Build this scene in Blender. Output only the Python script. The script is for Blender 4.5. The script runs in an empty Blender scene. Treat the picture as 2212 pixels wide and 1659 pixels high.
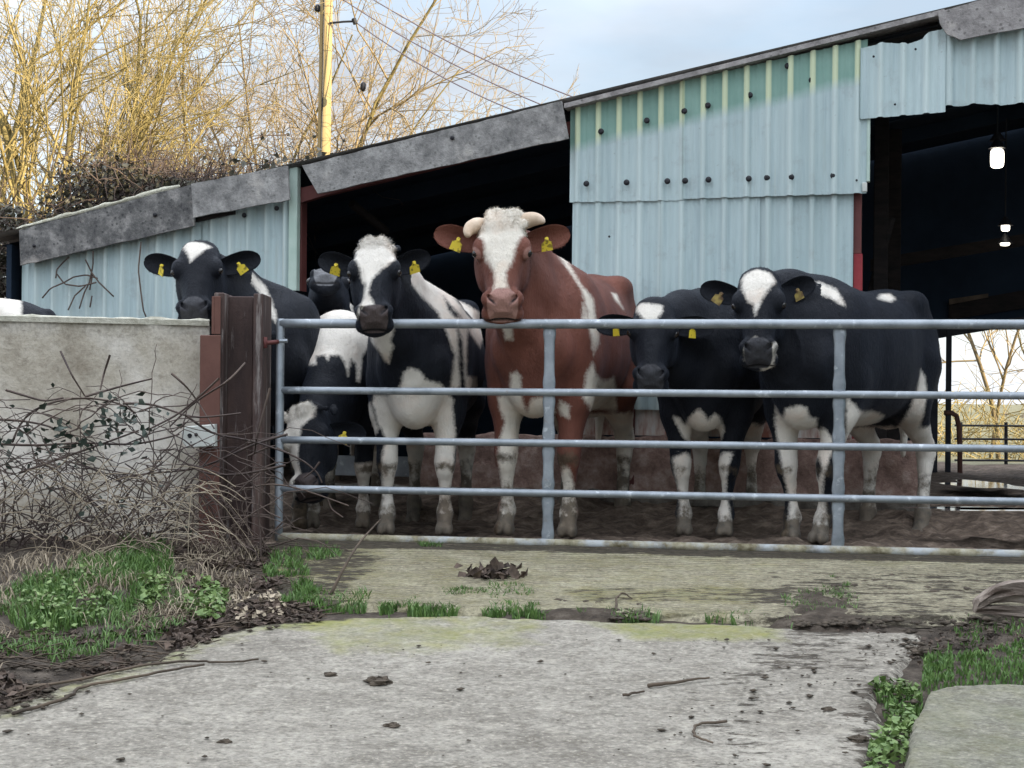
import bpy, math, random, time
import numpy as np
from mathutils import Vector, Matrix
T0 = time.time()
SC = bpy.context.scene
COL = SC.collection
R = math.radians

# ------------------------------------------------------------------ camera
F_PX, CX, CY = 3200.0, 1106.0, 860.0      # photograph measured on a 2212 x 1659 grid
ROLL, ZC = 0.009, 0.70
cam = bpy.data.cameras.new('camera'); cam.sensor_width = 36.0
cam.lens = 36.0 * F_PX / 2212.0; cam.shift_y = (CY - 829.5) / 2212.0
cam.clip_start = 0.05; cam.clip_end = 2000
camo = bpy.data.objects.new('camera', cam); COL.objects.link(camo)
camo.matrix_world = Matrix.Translation((0, 0, ZC)) @ Matrix.Rotation(R(90), 4, 'X') @ Matrix.Rotation(ROLL, 4, 'Z')
SC.camera = camo

# ------------------------------------------------------------------ world and sun
SUN_AZ, SUN_EL = R(120), R(13)
w = bpy.data.worlds.new('World'); SC.world = w; w.use_nodes = True
nt = w.node_tree; nt.nodes.clear()
out = nt.nodes.new('ShaderNodeOutputWorld'); bg = nt.nodes.new('ShaderNodeBackground')
sky = nt.nodes.new('ShaderNodeTexSky'); sky.sky_type = 'NISHITA'; sky.sun_disc = False
sky.sun_elevation = SUN_EL; sky.sun_rotation = SUN_AZ; sky.air_density = 1.0; sky.dust_density = 0.6; sky.ozone_density = 1.5
tc = nt.nodes.new('ShaderNodeTexCoord'); sep = nt.nodes.new('ShaderNodeSeparateXYZ')
mp = nt.nodes.new('ShaderNodeMapping'); mp.inputs['Scale'].default_value = (1.0, 1.0, 3.2); mp.inputs['Rotation'].default_value = (0, R(20), 0)
n1 = nt.nodes.new('ShaderNodeTexNoise'); n1.inputs['Scale'].default_value = 2.6; n1.inputs['Detail'].default_value = 7; n1.inputs['Roughness'].default_value = 0.52
rp = nt.nodes.new('ShaderNodeValToRGB'); rp.color_ramp.elements[0].position = 0.36; rp.color_ramp.elements[0].color = (.45, .45, .45, 1)
rp.color_ramp.elements[1].position = 0.62; rp.color_ramp.elements[1].color = (1, 1, 1, 1)
# cloud deck: brighter overhead than at the horizon, as a real cloud layer is
ma = nt.nodes.new('ShaderNodeMath'); ma.operation = 'MULTIPLY_ADD'; ma.use_clamp = False
ma.inputs[1].default_value = 8.5; ma.inputs[2].default_value = 5.5
mx0 = nt.nodes.new('ShaderNodeMath'); mx0.operation = 'MAXIMUM'; mx0.inputs[1].default_value = 0.0
cl = nt.nodes.new('ShaderNodeMix'); cl.data_type = 'RGBA'; cl.blend_type = 'MULTIPLY'; cl.inputs[0].default_value = 1.0
cl.inputs[6].default_value = (0.91, 0.965, 1.06, 1)
mix = nt.nodes.new('ShaderNodeMix'); mix.data_type = 'RGBA'
L = nt.links
L.new(tc.outputs['Generated'], sep.inputs[0]); L.new(tc.outputs['Generated'], mp.inputs[0]); L.new(mp.outputs[0], n1.inputs['Vector'])
L.new(n1.outputs[0], rp.inputs[0]); L.new(sep.outputs[2], mx0.inputs[0]); L.new(mx0.outputs[0], ma.inputs[0])
mb = nt.nodes.new('ShaderNodeMath'); mb.operation = 'MULTIPLY_ADD'; mb.inputs[2].default_value = 1.35
L.new(ma.outputs[0], mb.inputs[0]); L.new(mx0.outputs[0], mb.inputs[1])
mp2 = nt.nodes.new('ShaderNodeMapping'); mp2.inputs['Scale'].default_value = (1.0, 1.0, 2.6); mp2.inputs['Location'].default_value = (3.1, 1.7, .4)
n2w = nt.nodes.new('ShaderNodeTexNoise'); n2w.inputs['Scale'].default_value = 3.4; n2w.inputs['Detail'].default_value = 6; n2w.inputs['Roughness'].default_value = 0.5
rp2 = nt.nodes.new('ShaderNodeMapRange'); rp2.inputs[1].default_value = .32; rp2.inputs[2].default_value = .68; rp2.inputs[3].default_value = .72; rp2.inputs[4].default_value = 1.22
mc = nt.nodes.new('ShaderNodeMath'); mc.operation = 'MULTIPLY'
L.new(tc.outputs['Generated'], mp2.inputs[0]); L.new(mp2.outputs[0], n2w.inputs['Vector']); L.new(n2w.outputs[0], rp2.inputs[0]); L.new(mb.outputs[0], mc.inputs[0]); L.new(rp2.outputs[0], mc.inputs[1])

hz = nt.nodes.new('ShaderNodeMath'); hz.operation = 'MULTIPLY_ADD'; hz.inputs[1].default_value = -5.0; hz.inputs[2].default_value = 1.0
hz2 = nt.nodes.new('ShaderNodeMath'); hz2.operation = 'MAXIMUM'; hz2.inputs[1].default_value = 0.0
hz3 = nt.nodes.new('ShaderNodeMath'); hz3.operation = 'MULTIPLY_ADD'; hz3.inputs[1].default_value = 2.3
mxf = nt.nodes.new('ShaderNodeMath'); mxf.operation = 'MAXIMUM'
L.new(mx0.outputs[0], hz.inputs[0]); L.new(hz.outputs[0], hz2.inputs[0]); L.new(hz2.outputs[0], hz3.inputs[0]); L.new(mc.outputs[0], hz3.inputs[2]); L.new(hz3.outputs[0], cl.inputs[7])   # bright haze low down
L.new(rp.outputs[0], mxf.inputs[0]); L.new(hz2.outputs[0], mxf.inputs[1])
L.new(mxf.outputs[0], mix.inputs[0]); L.new(sky.outputs[0], mix.inputs[6]); L.new(cl.outputs[2], mix.inputs[7])
L.new(mix.outputs[2], bg.inputs[0]); bg.inputs[1].default_value = 0.10; L.new(bg.outputs[0], out.inputs[0])
sun = bpy.data.lights.new('sun', 'SUN'); sun.energy = 3.6; sun.angle = R(0.5); sun.color = (1.0, 0.83, 0.55)
suno = bpy.data.objects.new('sun', sun); COL.objects.link(suno); suno.location = (10, -10, 12)
SD = Vector((math.sin(SUN_AZ) * math.cos(SUN_EL), math.cos(SUN_AZ) * math.cos(SUN_EL), math.sin(SUN_EL)))
suno.rotation_euler = SD.to_track_quat('Z', 'Y').to_euler()
SC.view_settings.view_transform = 'Standard'; SC.view_settings.look = 'None'
SC.view_settings.exposure = 1.65; SC.view_settings.gamma = 1.0

# ------------------------------------------------------------------ helpers
def V3(*a): return np.array(a, dtype=float)
def nrm(v): v = np.asarray(v, float); return v / np.linalg.norm(v)
def ray(u, v):
    du, dv = u - CX, v - CY
    return V3((du + ROLL * dv) / F_PX, 1.0, -(dv - ROLL * du) / F_PX)
def W(u, v, Y):
    d = ray(u, v) * Y; return d + V3(0, 0, ZC)
def GR(u, v):                       # a point of the sloping drive
    d = ray(u, v); Y = (ZC + .02 + .09 * 7.2) / (.09 - d[2]); return W(u, v, Y)

OFF = {}
def mk(name, verts, faces, mat=None, parent=None, smooth=False, attrs=None, kind=None):
    verts = np.asarray(verts, dtype=np.float32).reshape(-1, 3)
    if parent is not None:
        o0 = OFF[parent.name]; verts = verts - np.asarray(o0, dtype=np.float32)
    me = bpy.data.meshes.new(name)
    if isinstance(faces, np.ndarray):
        n, k = faces.shape
        me.vertices.add(len(verts)); me.vertices.foreach_set('co', verts.ravel())
        me.loops.add(n * k); me.loops.foreach_set('vertex_index', faces.astype(np.int32).ravel())
        me.polygons.add(n); me.polygons.foreach_set('loop_start', np.arange(0, n * k, k, dtype=np.int32))
        me.update(calc_edges=True); me.validate()
    else:
        me.from_pydata(verts.tolist(), [], [list(map(int, f)) for f in faces]); me.update()
    if smooth: me.polygons.foreach_set('use_smooth', np.ones(len(me.polygons), dtype=bool))
    if attrs:
        for k_, a in attrs.items():
            at = me.attributes.new(k_, 'FLOAT', 'POINT'); at.data.foreach_set('value', np.asarray(a, dtype=np.float32))
    if mat: me.materials.append(mat)
    o = bpy.data.objects.new(name, me); COL.objects.link(o)
    if parent is not None:
        o.parent = parent; OFF[o.name] = OFF[parent.name]
    else: OFF[o.name] = (0, 0, 0)
    if kind: o['kind'] = kind
    return o
def tag(o, label, cat, group=None, kind=None):
    o['label'] = label; o['category'] = cat
    if group: o['group'] = group
    if kind: o['kind'] = kind
    return o
def thing(name, label, cat, loc=(0, 0, 0), group=None):
    o = bpy.data.objects.new(name, None); COL.objects.link(o); o.location = tuple(float(a) for a in loc)
    o.empty_display_size = .1; OFF[o.name] = tuple(float(a) for a in loc)
    return tag(o, label, cat, group)

class MB:
    """collects geometry into one mesh"""
    def __init__(s): s.v = []; s.f = []; s.n = 0
    def add(s, v, f):
        v = np.asarray(v, float).reshape(-1, 3); s.v.append(v)
        s.f += [[i + s.n for i in q] for q in f]; s.n += len(v)
    def box(s, c, size, axes=None, bev=0.0):
        c = np.asarray(c, float); h = np.asarray(size, float) / 2
        A = np.eye(3) if axes is None else np.asarray(axes, float)
        if bev <= 0:
            P = [(a, b, d) for a in (-1, 1) for b in (-1, 1) for d in (-1, 1)]
            v = [c + A[0] * p[0] * h[0] + A[1] * p[1] * h[1] + A[2] * p[2] * h[2] for p in P]
            s.add(v, [(0, 1, 3, 2), (4, 6, 7, 5), (0, 4, 5, 1), (2, 3, 7, 6), (0, 2, 6, 4), (1, 5, 7, 3)])
        else:
            s.prism_rounded(c, h, A, bev)
    def prism_rounded(s, c, h, A, b):
        pts = []
        for sx, sy in ((-1, -1), (1, -1), (1, 1), (-1, 1)):
            if sx * sy > 0: pts += [(sx * (h[0] - b), sy * h[1]), (sx * h[0], sy * (h[1] - b))][::1 if sx < 0 else -1][::-1] if False else [(sx * h[0], sy * (h[1] - b)), (sx * (h[0] - b), sy * h[1])]
            else: pts += [(sx * (h[0] - b), sy * h[1]), (sx * h[0], sy * (h[1] - b))]
        n = len(pts); v = []; f = []
        for z, k in ((-h[2], 1), (-h[2] + b, 0), (h[2] - b, 0), (h[2], 1)):
            for p in pts:
                q = (p[0] - np.sign(p[0]) * b * k, p[1] - np.sign(p[1]) * b * k)
                v.append(c + A[0] * q[0] + A[1] * q[1] + A[2] * z)
        for r_ in range(3):
            for i in range(n): f.append((r_ * n + i, r_ * n + (i + 1) % n, (r_ + 1) * n + (i + 1) % n, (r_ + 1) * n + i))
        f.append(tuple(range(n))[::-1]); f.append(tuple(range(3 * n, 4 * n)))
        s.add(v, f)
    def tube(s, pts, rad, n=8, cap=True, ang=0.0):
        pts = np.asarray(pts, float); m = len(pts)
        rad = np.broadcast_to(np.asarray(rad, float), (m,)) if np.ndim(rad) < 2 else rad
        tan = np.gradient(pts, axis=0); tan /= np.linalg.norm(tan, axis=1)[:, None] + 1e-12
        up = V3(0, 0, 1) if abs(tan[0][2]) < .9 else V3(1, 0, 0)
        v = []; f = []
        a = np.cross(tan[0], up); a /= np.linalg.norm(a)
        for i in range(m):
            a = a - tan[i] * np.dot(a, tan[i]); a /= np.linalg.norm(a); b = np.cross(tan[i], a)
            for k in range(n):
                t = ang + 2 * math.pi * k / n; v.append(pts[i] + rad[i] * (a * math.cos(t) + b * math.sin(t)))
        for i in range(m - 1):
            for k in range(n): f.append((i * n + k, i * n + (k + 1) % n, (i + 1) * n + (k + 1) % n, (i + 1) * n + k))
        if cap: f.append(tuple(range(n))[::-1]); f.append(tuple(range((m - 1) * n, m * n)))
        s.add(v, f)
    def build(s, name, mat, parent=None, smooth=False, **k):
        return mk(name, np.concatenate(s.v), s.f, mat, parent, smooth, **k)

def segs_mesh(P0, P1, R0, R1, n=3):
    """many open prisms at once (numpy): returns verts, quads"""
    P0 = np.asarray(P0, np.float32); P1 = np.asarray(P1, np.float32); R0 = np.asarray(R0, np.float32); R1 = np.asarray(R1, np.float32)
    d = P1 - P0; d /= np.linalg.norm(d, axis=1)[:, None] + 1e-9
    up = np.where(np.abs(d[:, 2:3]) < .9, np.array([[0, 0, 1]], np.float32), np.array([[1, 0, 0]], np.float32))
    a = np.cross(d, up); a /= np.linalg.norm(a, axis=1)[:, None]; b = np.cross(d, a)
    m = len(P0); v = np.zeros((m, 2 * n, 3), np.float32)
    for k in range(n):
        t = 2 * math.pi * k / n; o = a * math.cos(t) + b * math.sin(t)
        v[:, k] = P0 + o * R0[:, None]; v[:, n + k] = P1 + o * R1[:, None]
    f = np.array([[k, (k + 1) % n, n + (k + 1) % n, n + k] for k in range(n)])
    return v.reshape(-1, 3), (f[None] + (np.arange(m) * 2 * n)[:, None, None]).reshape(-1, 4)

def vnoise(x, y, seed=0):
    """smooth value noise on arrays"""
    x = np.asarray(x, float); y = np.asarray(y, float)
    xi = np.floor(x).astype(int); yi = np.floor(y).astype(int); fx = x - xi; fy = y - yi
    fx = fx * fx * (3 - 2 * fx); fy = fy * fy * (3 - 2 * fy)
    def h(a, b):
        n = (a * 374761393 + b * 668265263 + seed * 1442695041) & 0x7fffffff
        n = ((n ^ (n >> 13)) * 1274126177) & 0x7fffffff
        return ((n ^ (n >> 16)) & 0xffff) / 65535.0
    return (h(xi, yi) * (1 - fx) + h(xi + 1, yi) * fx) * (1 - fy) + (h(xi, yi + 1) * (1 - fx) + h(xi + 1, yi + 1) * fx) * fy
def fbm(x, y, seed=0, o=4):
    r = 0; a = .5
    for i in range(o): r = r + a * vnoise(x * 2 ** i, y * 2 ** i, seed + i); a *= .5
    return r
def psd(px, py, poly):
    """signed distance to a polygon, positive inside"""
    poly = np.asarray(poly, float); d = np.full(np.shape(px), 1e9); ins = np.zeros(np.shape(px), bool)
    n = len(poly)
    for i in range(n):
        a = poly[i]; b = poly[(i + 1) % n]; e = b - a
        wx = px - a[0]; wy = py - a[1]
        t = np.clip((wx * e[0] + wy * e[1]) / (e @ e + 1e-12), 0, 1)
        d = np.minimum(d, (wx - e[0] * t) ** 2 + (wy - e[1] * t) ** 2)
        c = ((a[1] > py) != (b[1] > py))
        with np.errstate(divide='ignore', invalid='ignore'):
            xx = (b[0] - a[0]) * (py - a[1]) / (b[1] - a[1] + 1e-15) + a[0]
        ins ^= c & (px < xx)
    return np.where(ins, 1, -1) * np.sqrt(d)
def sstep(a, b, x):
    t = np.clip((x - a) / (b - a), 0, 1); return t * t * (3 - 2 * t)

# ------------------------------------------------------------------ node helper
class NB:
    def __init__(s, name):
        s.m = bpy.data.materials.new(name); s.m.use_nodes = True; s.t = s.m.node_tree; s.t.nodes.clear()
        s.o = s.t.nodes.new('ShaderNodeOutputMaterial'); s.b = s.t.nodes.new('ShaderNodeBsdfPrincipled')
        s.t.links.new(s.b.outputs[0], s.o.inputs[0]); s._c = None
    def nd(s, ty, **k):
        n = s.t.nodes.new(ty)
        for a, v in k.items(): setattr(n, a, v)
        return n
    def li(s, a, b):
        s.t.links.new(a, b)
    def put(s, sock, v):
        if hasattr(v, 'is_output') or isinstance(v, bpy.types.NodeSocket): s.t.links.new(v, sock)
        elif isinstance(v, (tuple, list)) and sock.type == 'RGBA': sock.default_value = tuple(v) + ((1,) if len(v) == 3 else ())
        else: sock.default_value = v
    def obj(s, scale=(1, 1, 1), rot=(0, 0, 0)):
        if s._c is None: s._c = s.nd('ShaderNodeTexCoord')
        m = s.nd('ShaderNodeMapping'); m.inputs['Scale'].default_value = scale; m.inputs['Rotation'].default_value = rot
        s.li(s._c.outputs['Object'], m.inputs[0]); return m.outputs[0]
    def noise(s, scale, detail=5, rough=.55, vec=None, dist=0.0):
        n = s.nd('ShaderNodeTexNoise'); n.inputs['Scale'].default_value = scale; n.inputs['Detail'].default_value = detail
        n.inputs['Roughness'].default_value = rough; n.inputs['Distortion'].default_value = dist
        s.li(vec if vec is not None else s.obj(), n.inputs['Vector']); return n.outputs[0]
    def voro(s, scale, vec=None, feat='F1', out='Distance'):
        n = s.nd('ShaderNodeTexVoronoi'); n.feature = feat; n.inputs['Scale'].default_value = scale
        s.li(vec if vec is not None else s.obj(), n.inputs['Vector']); return n.outputs[out]
    def ramp(s, fac, stops):
        n = s.nd('ShaderNodeValToRGB'); e = n.color_ramp.elements
        while len(e) < len(stops): e.new(.5)
        for x, (p, c) in zip(e, stops):
            x.position = p; x.color = (c, c, c, 1) if isinstance(c, (int, float)) else tuple(c) + (1,)
        s.put(n.inputs[0], fac); return n.outputs[0]
    def mix(s, fac, a, b, mode='MIX'):
        n = s.nd('ShaderNodeMix', data_type='RGBA', blend_type=mode); s.put(n.inputs[0], fac); s.put(n.inputs[6], a); s.put(n.inputs[7], b); return n.outputs[2]
    def math(s, op, a, b=0.0, clamp=False):
        n = s.nd('ShaderNodeMath', operation=op, use_clamp=clamp); s.put(n.inputs[0], a); s.put(n.inputs[1], b); return n.outputs[0]
    def attr(s, name):
        n = s.nd('ShaderNodeAttribute'); n.attribute_name = name; return n.outputs['Fac']
    def rand(s):
        return s.nd('ShaderNodeObjectInfo').outputs['Random']
    def bump(s, h, st=.3, dist=.01, nxt=None):
        n = s.nd('ShaderNodeBump'); n.inputs['Strength'].default_value = st; n.inputs['Distance'].default_value = dist
        s.put(n.inputs['Height'], h)
        if nxt is not None: s.li(nxt, n.inputs['Normal'])
        return n.outputs[0]
    def fin(s, color=None, rough=None, normal=None, metal=None, spec=None, **k):
        if color is not None: s.put(s.b.inputs['Base Color'], color)
        if rough is not None: s.put(s.b.inputs['Roughness'], rough)
        if normal is not None: s.li(normal, s.b.inputs['Normal'])
        if metal is not None: s.put(s.b.inputs['Metallic'], metal)
        if spec is not None: s.put(s.b.inputs['Specular IOR Level'], spec)
        for a, v in k.items(): s.put(s.b.inputs[a.replace('_', ' ')], v)
        return s.m

def simple(name, c0, c1, scale=8, rough=.8, bump=.3, bd=.01, detail=6, spec=.3, vec=None, stops=(.35, .65)):
    b = NB(name); v = b.obj(vec) if vec else None; n = b.noise(scale, detail, .6, v)
    return b.fin(b.ramp(n, [(stops[0], c0), (stops[1], c1)]), rough, b.bump(b.noise(scale * 6, 4, .6, v), bump, bd), spec=spec)

M = {}
# concrete of the drive: pale, brushed across, moss, dirt stains and painted gate shade by vertex attribute
def concrete_mat(name, c0, c1, ridge, moss_c=(.30, .29, .07), rs=.35):
    b = NB(name)
    st = b.obj((.9, 1.15, 1)); n1 = b.noise(1.3, 6, .6); n2 = b.noise(15, 8, .70, st, .6); n3 = b.noise(60, 5, .7, st); n4 = b.noise(4.5, 5, .6, st)
    c = b.ramp(n1, [(.3, c0), (.7, c1)])
    c = b.mix(b.ramp(n4, [(.36, .42), (.55, 0.0)]), c, (c0[0] * .62, c0[1] * .60, c0[2] * .58))
    c = b.mix(b.ramp(n4, [(.52, 0.0), (.72, .5)]), c, (min(1, c1[0] * 1.22), min(1, c1[1] * 1.22), min(1, c1[2] * 1.22)))
    c = b.mix(b.ramp(n2, [(.36, .50), (.48, 0.0)]), c, (c0[0] * .55, c0[1] * .52, c0[2] * .48))
    c = b.mix(b.ramp(n3, [(.38, .6), (.49, 0.0)]), c, (c0[0] * .45, c0[1] * .44, c0[2] * .42))
    c = b.mix(b.ramp(n3, [(.54, 0.0), (.66, .65)]), c, (min(1, c1[0] * 1.5), min(1, c1[1] * 1.48), min(1, c1[2] * 1.45)))
    c = b.mix(b.ramp(n2, [(.53, 0.0), (.66, .40)]), c, (min(1, c1[0] * 1.38), min(1, c1[1] * 1.36), min(1, c1[2] * 1.32)))
    pits = b.ramp(b.noise(30, 5, .65, b.obj((1, 2.4, 1))), [(.65, 0.0), (.70, .75)])
    c = b.mix(pits, c, (.09, .08, .07))
    ms = b.math('ADD', b.attr('moss'), b.math('MULTIPLY', b.math('SUBTRACT', b.noise(7, 6, .7), .5), 1.5))
    c = b.mix(b.ramp(ms, [(.25, 0.0), (.9, .80)]), c, b.ramp(b.noise(11, 4), [(.35, (moss_c[0] * .7, moss_c[1] * .78, moss_c[2])), (.65, moss_c)]))
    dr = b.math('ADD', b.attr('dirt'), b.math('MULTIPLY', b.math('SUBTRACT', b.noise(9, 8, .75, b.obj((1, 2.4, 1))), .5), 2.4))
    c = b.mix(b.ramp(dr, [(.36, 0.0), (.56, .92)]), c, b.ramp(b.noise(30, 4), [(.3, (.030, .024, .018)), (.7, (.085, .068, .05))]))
    wv = b.nd('ShaderNodeTexWave', wave_type='BANDS', bands_direction='Y'); wv.inputs['Scale'].default_value = ridge; wv.inputs['Distortion'].default_value = 3.0
    wv.inputs['Detail'].default_value = 3; wv.inputs['Detail Scale'].default_value = 1.6
    b.li(b.obj(), wv.inputs['Vector'])
    h = b.math('ADD', b.math('MULTIPLY', wv.outputs[1], rs), b.math('ADD', b.math('MULTIPLY', n2, 1.1), b.math('MULTIPLY', n3, .45)))
    return b.fin(c, .88, b.bump(h, .95, .020), spec=.25)
M['drive'] = concrete_mat('drive_concrete', (.275, .250, .208), (.378, .347, .292), 3.2)
M['apron'] = concrete_mat('apron_concrete', (.285, .255, .175), (.385, .35, .245), 7.5, (.27, .235, .085), 1.1)
M['slab'] = concrete_mat('slab_concrete', (.22, .21, .165), (.30, .285, .23), 2.0, (.22, .21, .10))
b = NB('soil'); n = b.noise(14, 8, .7); M['soil'] = b.fin(b.ramp(n, [(.3, (.035, .028, .022)), (.5, (.09, .072, .056)), (.75, (.19, .16, .125))]), .95, b.bump(b.noise(40, 6, .7), .9, .03), spec=.15)
b = NB('yard_mud'); n = b.noise(9, 8, .7, b.obj((1, 1.8, 1))); M['mud'] = b.fin(b.ramp(n, [(.3, (.018, .012, .010)), (.5, (.060, .040, .030)), (.72, (.13, .090, .065))]), b.ramp(b.noise(3, 3), [(.4, .55), (.6, .9)]), b.bump(b.noise(30, 6, .7), .8, .03), spec=.35)
# pale weathered wall
b = NB('old_render'); n = b.noise(2.2, 7, .62); c = b.ramp(n, [(.30, (.24, .195, .14)), (.46, (.52, .465, .375)), (.64, (.76, .71, .63))])
c = b.mix(b.ramp(b.noise(22, 6, .7), [(.52, 0.0), (.68, .55)]), c, (.20, .17, .13)); c = b.mix(b.ramp(b.attr('top'), [(.0, 0.0), (1.0, .55)]), c, b.ramp(b.noise(60, 4), [(.4, (.12, .11, .09)), (.6, (.38, .36, .30))]))
M['wall'] = b.fin(c, .92, b.bump(b.noise(45, 6, .65), .5, .012), spec=.2)
M['coping'] = simple('lichened_cap', (.40, .38, .30), (.62, .60, .50), 30, .9, .6, .01)
# galvanised tube
b = NB('galvanised'); v = b.voro(55, out='Color'); n = b.noise(9, 6, .65)
c = b.ramp(n, [(.3, (.20, .225, .245)), (.7, (.36, .39, .42))]); c = b.mix(b.ramp(b.noise(24, 4, .6), [(.60, 0.0), (.70, .55)]), c, (.62, .65, .68))
c = b.mix(b.ramp(b.noise(17, 7, .7), [(.62, 0.0), (.72, .5)]), c, (.20, .15, .10))
M['galv'] = b.fin(c, b.ramp(n, [(.3, .38), (.7, .58)]), b.bump(b.noise(60, 3), .15, .003), metal=.55, spec=.4)
b = NB('galvanised_muddy'); n = b.noise(11, 7, .7); c = b.mix(b.ramp(b.noise(6, 5, .65), [(.34, .25), (.52, 1.0)]), (.43, .465, .50), b.ramp(n, [(.35, (.11, .090, .045)), (.52, (.30, .27, .18)), (.7, (.44, .42, .35))]))
M['galvmud'] = b.fin(c, .8, b.bump(n, .7, .012), metal=.08)
# rusty steel post
b = NB('rusty_steel'); n = b.noise(6, 7, .65, b.obj((1, 1, .25))); c = b.ramp(n, [(.28, (.030, .020, .019)), (.5, (.070, .044, .038)), (.72, (.125, .078, .062))])
c = b.mix(b.ramp(b.noise(7, 8, .7, b.obj((2.2, 2.2, .22))), [(.54, 0.0), (.64, .85)]), c, (.30, .27, .25)); M['rust'] = b.fin(c, .75, b.bump(b.noise(50, 5, .7), .5, .006), spec=.35)
b = NB('red_oxide'); n = b.noise(5, 6, .6); M['oxide'] = b.fin(b.ramp(n, [(.3, (.085, .022, .020)), (.7, (.15, .042, .036))]), .7, b.bump(b.noise(60, 4), .3, .004))
M['red'] = simple('red_paint', (.24, .026, .035), (.32, .045, .05), 12, .6, .2, .003)
M['plate'] = simple('brown_plate', (.105, .048, .038), (.15, .072, .055), 5, .8, .3, .004)
# painted corrugated steel: 'green' = unfaded strip
b = NB('faded_sheet'); n = b.noise(1.6, 6, .6, b.obj((2.5, 2.5, .35))); c = b.ramp(n, [(.3, (.415, .525, .528)), (.7, (.545, .655, .655))])
c = b.mix(b.ramp(b.noise(3.0, 8, .72, b.obj((6, 6, .30))), [(.48, 0.0), (.70, .60)]), c, (.30, .395, .425))
c = b.mix(b.ramp(b.noise(5, 7, .72), [(.55, 0.0), (.70, .5)]), c, (.33, .37, .37))
c = b.mix(b.ramp(b.noise(26, 5, .7), [(.66, 0.0), (.72, .6)]), c, (.24, .26, .25))
c = b.mix(b.ramp(b.noise(3.4, 7, .7, b.obj((5, 5, .25))), [(.60, 0.0), (.72, .30)]), c, (.34, .31, .20))
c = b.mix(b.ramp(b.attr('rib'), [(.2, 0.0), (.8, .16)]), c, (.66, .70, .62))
g = b.math('ADD', b.attr('green'), b.math('MULTIPLY', b.math('SUBTRACT', b.noise(9, 6, .7, b.obj((2, 2, .6))), .5), .045))
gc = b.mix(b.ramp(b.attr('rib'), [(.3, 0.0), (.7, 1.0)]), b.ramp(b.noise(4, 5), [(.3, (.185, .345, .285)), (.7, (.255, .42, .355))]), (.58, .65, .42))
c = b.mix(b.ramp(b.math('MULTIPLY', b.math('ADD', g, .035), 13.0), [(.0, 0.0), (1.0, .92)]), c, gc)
M['sheet'] = b.fin(c, .55, b.bump(b.noise(14, 5, .6, b.obj((3, 3, .5))), .15, .008), spec=.35)
M['trim'] = simple('pale_green_trim', (.40, .52, .45), (.52, .63, .56), 6, .6, .2, .004)
# fibre cement
def cement(name, c0, c1, c2, sp):
    b = NB(name); n = b.noise(10, 8, .72); c = b.ramp(n, [(.30, c0), (.5, c1), (.70, c2)])
    c = b.mix(b.ramp(b.voro(24), [(.10, .7), (.26, 0.0)]), c, sp)
    c = b.mix(b.ramp(b.noise(3.5, 6, .65), [(.60, 0.0), (.70, .6)]), c, (c2[0] * 1.25, c2[1] * 1.2, c2[2] * 1.15))
    return b.fin(c, .95, b.bump(b.noise(50, 6, .7), .7, .012), spec=.15)
M['cement_dark'] = cement('lichened_cement', (.055, .055, .058), (.16, .157, .152), (.38, .365, .345), (.04, .042, .045))
M['cement'] = cement('grey_cement', (.12, .12, .118), (.27, .264, .254), (.44, .43, .41), (.13, .13, .12))
M['cement_pale'] = cement('pale_cement', (.17, .16, .155), (.32, .30, .29), (.45, .43, .41), (.10, .095, .09))
M['rim_sun'] = simple('sunlit_rim_tone', (.50, .48, .36), (.72, .70, .58), 25, .95, .8, .02)  # pale tone of the roof rim, standing in for sunlight
M['roof'] = simple('roof_sheet', (.16, .16, .155), (.30, .29, .27), 4, .95, .4, .01)
M['dark'] = simple('tarred_timber', (.018, .020, .026), (.040, .042, .050), 5, .8, .4, .01)
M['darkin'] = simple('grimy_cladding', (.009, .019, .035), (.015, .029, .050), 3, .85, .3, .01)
M['brown'] = simple('brown_timber', (.012, .010, .010), (.026, .020, .018), 7, .85, .4, .01, vec=(1, 1, 4))
M['bolt'] = simple('black_washer', (.012, .012, .015), (.03, .03, .035), 40, .5, .1, .002)
M['white'] = simple('white_plastic', (.52, .54, .50), (.66, .67, .62), 9, .5, .1, .002)
b = NB('red_block'); n = b.noise(9, 8, .72); c = b.ramp(n, [(.3, (.13, .084, .070)), (.5, (.31, .205, .170)), (.72, (.54, .43, .37))]); M['kick'] = b.fin(c, .95, b.bump(n, .8, .03), spec=.2)
b = NB('rust_streaked_white'); n = b.noise(5, 7, .68, b.obj((2.5, 2.5, .5))); c = b.ramp(n, [(.36, (.36, .15, .11)), (.5, (.62, .52, .46)), (.6, (.70, .68, .65))]); M['streak'] = b.fin(c, .85, b.bump(n, .4, .01))
M['kerb'] = simple('broken_kerb', (.10, .085, .07), (.26, .235, .20), 12, .95, .8, .02)
# wood, plants
b = NB('old_pole'); n = b.noise(5, 6, .6, b.obj((6, 6, .3))); M['pole'] = b.fin(b.ramp(n, [(.3, (.30, .22, .10)), (.7, (.44, .34, .17))]), .85, b.bump(n, .5, .01))
M['bark'] = simple('willow_bark', (.12, .10, .042), (.24, .195, .08), 5, .9, .5, .02)
M['bark2'] = simple('grey_bark', (.13, .10, .058), (.22, .17, .10), 5, .9, .5, .02)
M['twig'] = simple('willow_twig', (.24, .19, .075), (.36, .29, .13), 1.5, .85, 0, .01)
M['twig2'] = simple('ash_twig', (.235, .175, .095), (.34, .265, .155), 1.5, .85, 0, .01)
M['cane'] = simple('bramble_cane', (.045, .032, .030), (.13, .095, .075), 3, .7, .1, .002)
M['straw'] = simple('dead_straw', (.20, .155, .105), (.46, .385, .28), 3, .8, 0, .002)
def leafmat(name, c0, c1, rough=.5):
    b = NB(name); n = b.noise(28, 3); return b.fin(b.ramp(n, [(.3, c0), (.7, c1)]), rough, spec=.4)
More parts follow.
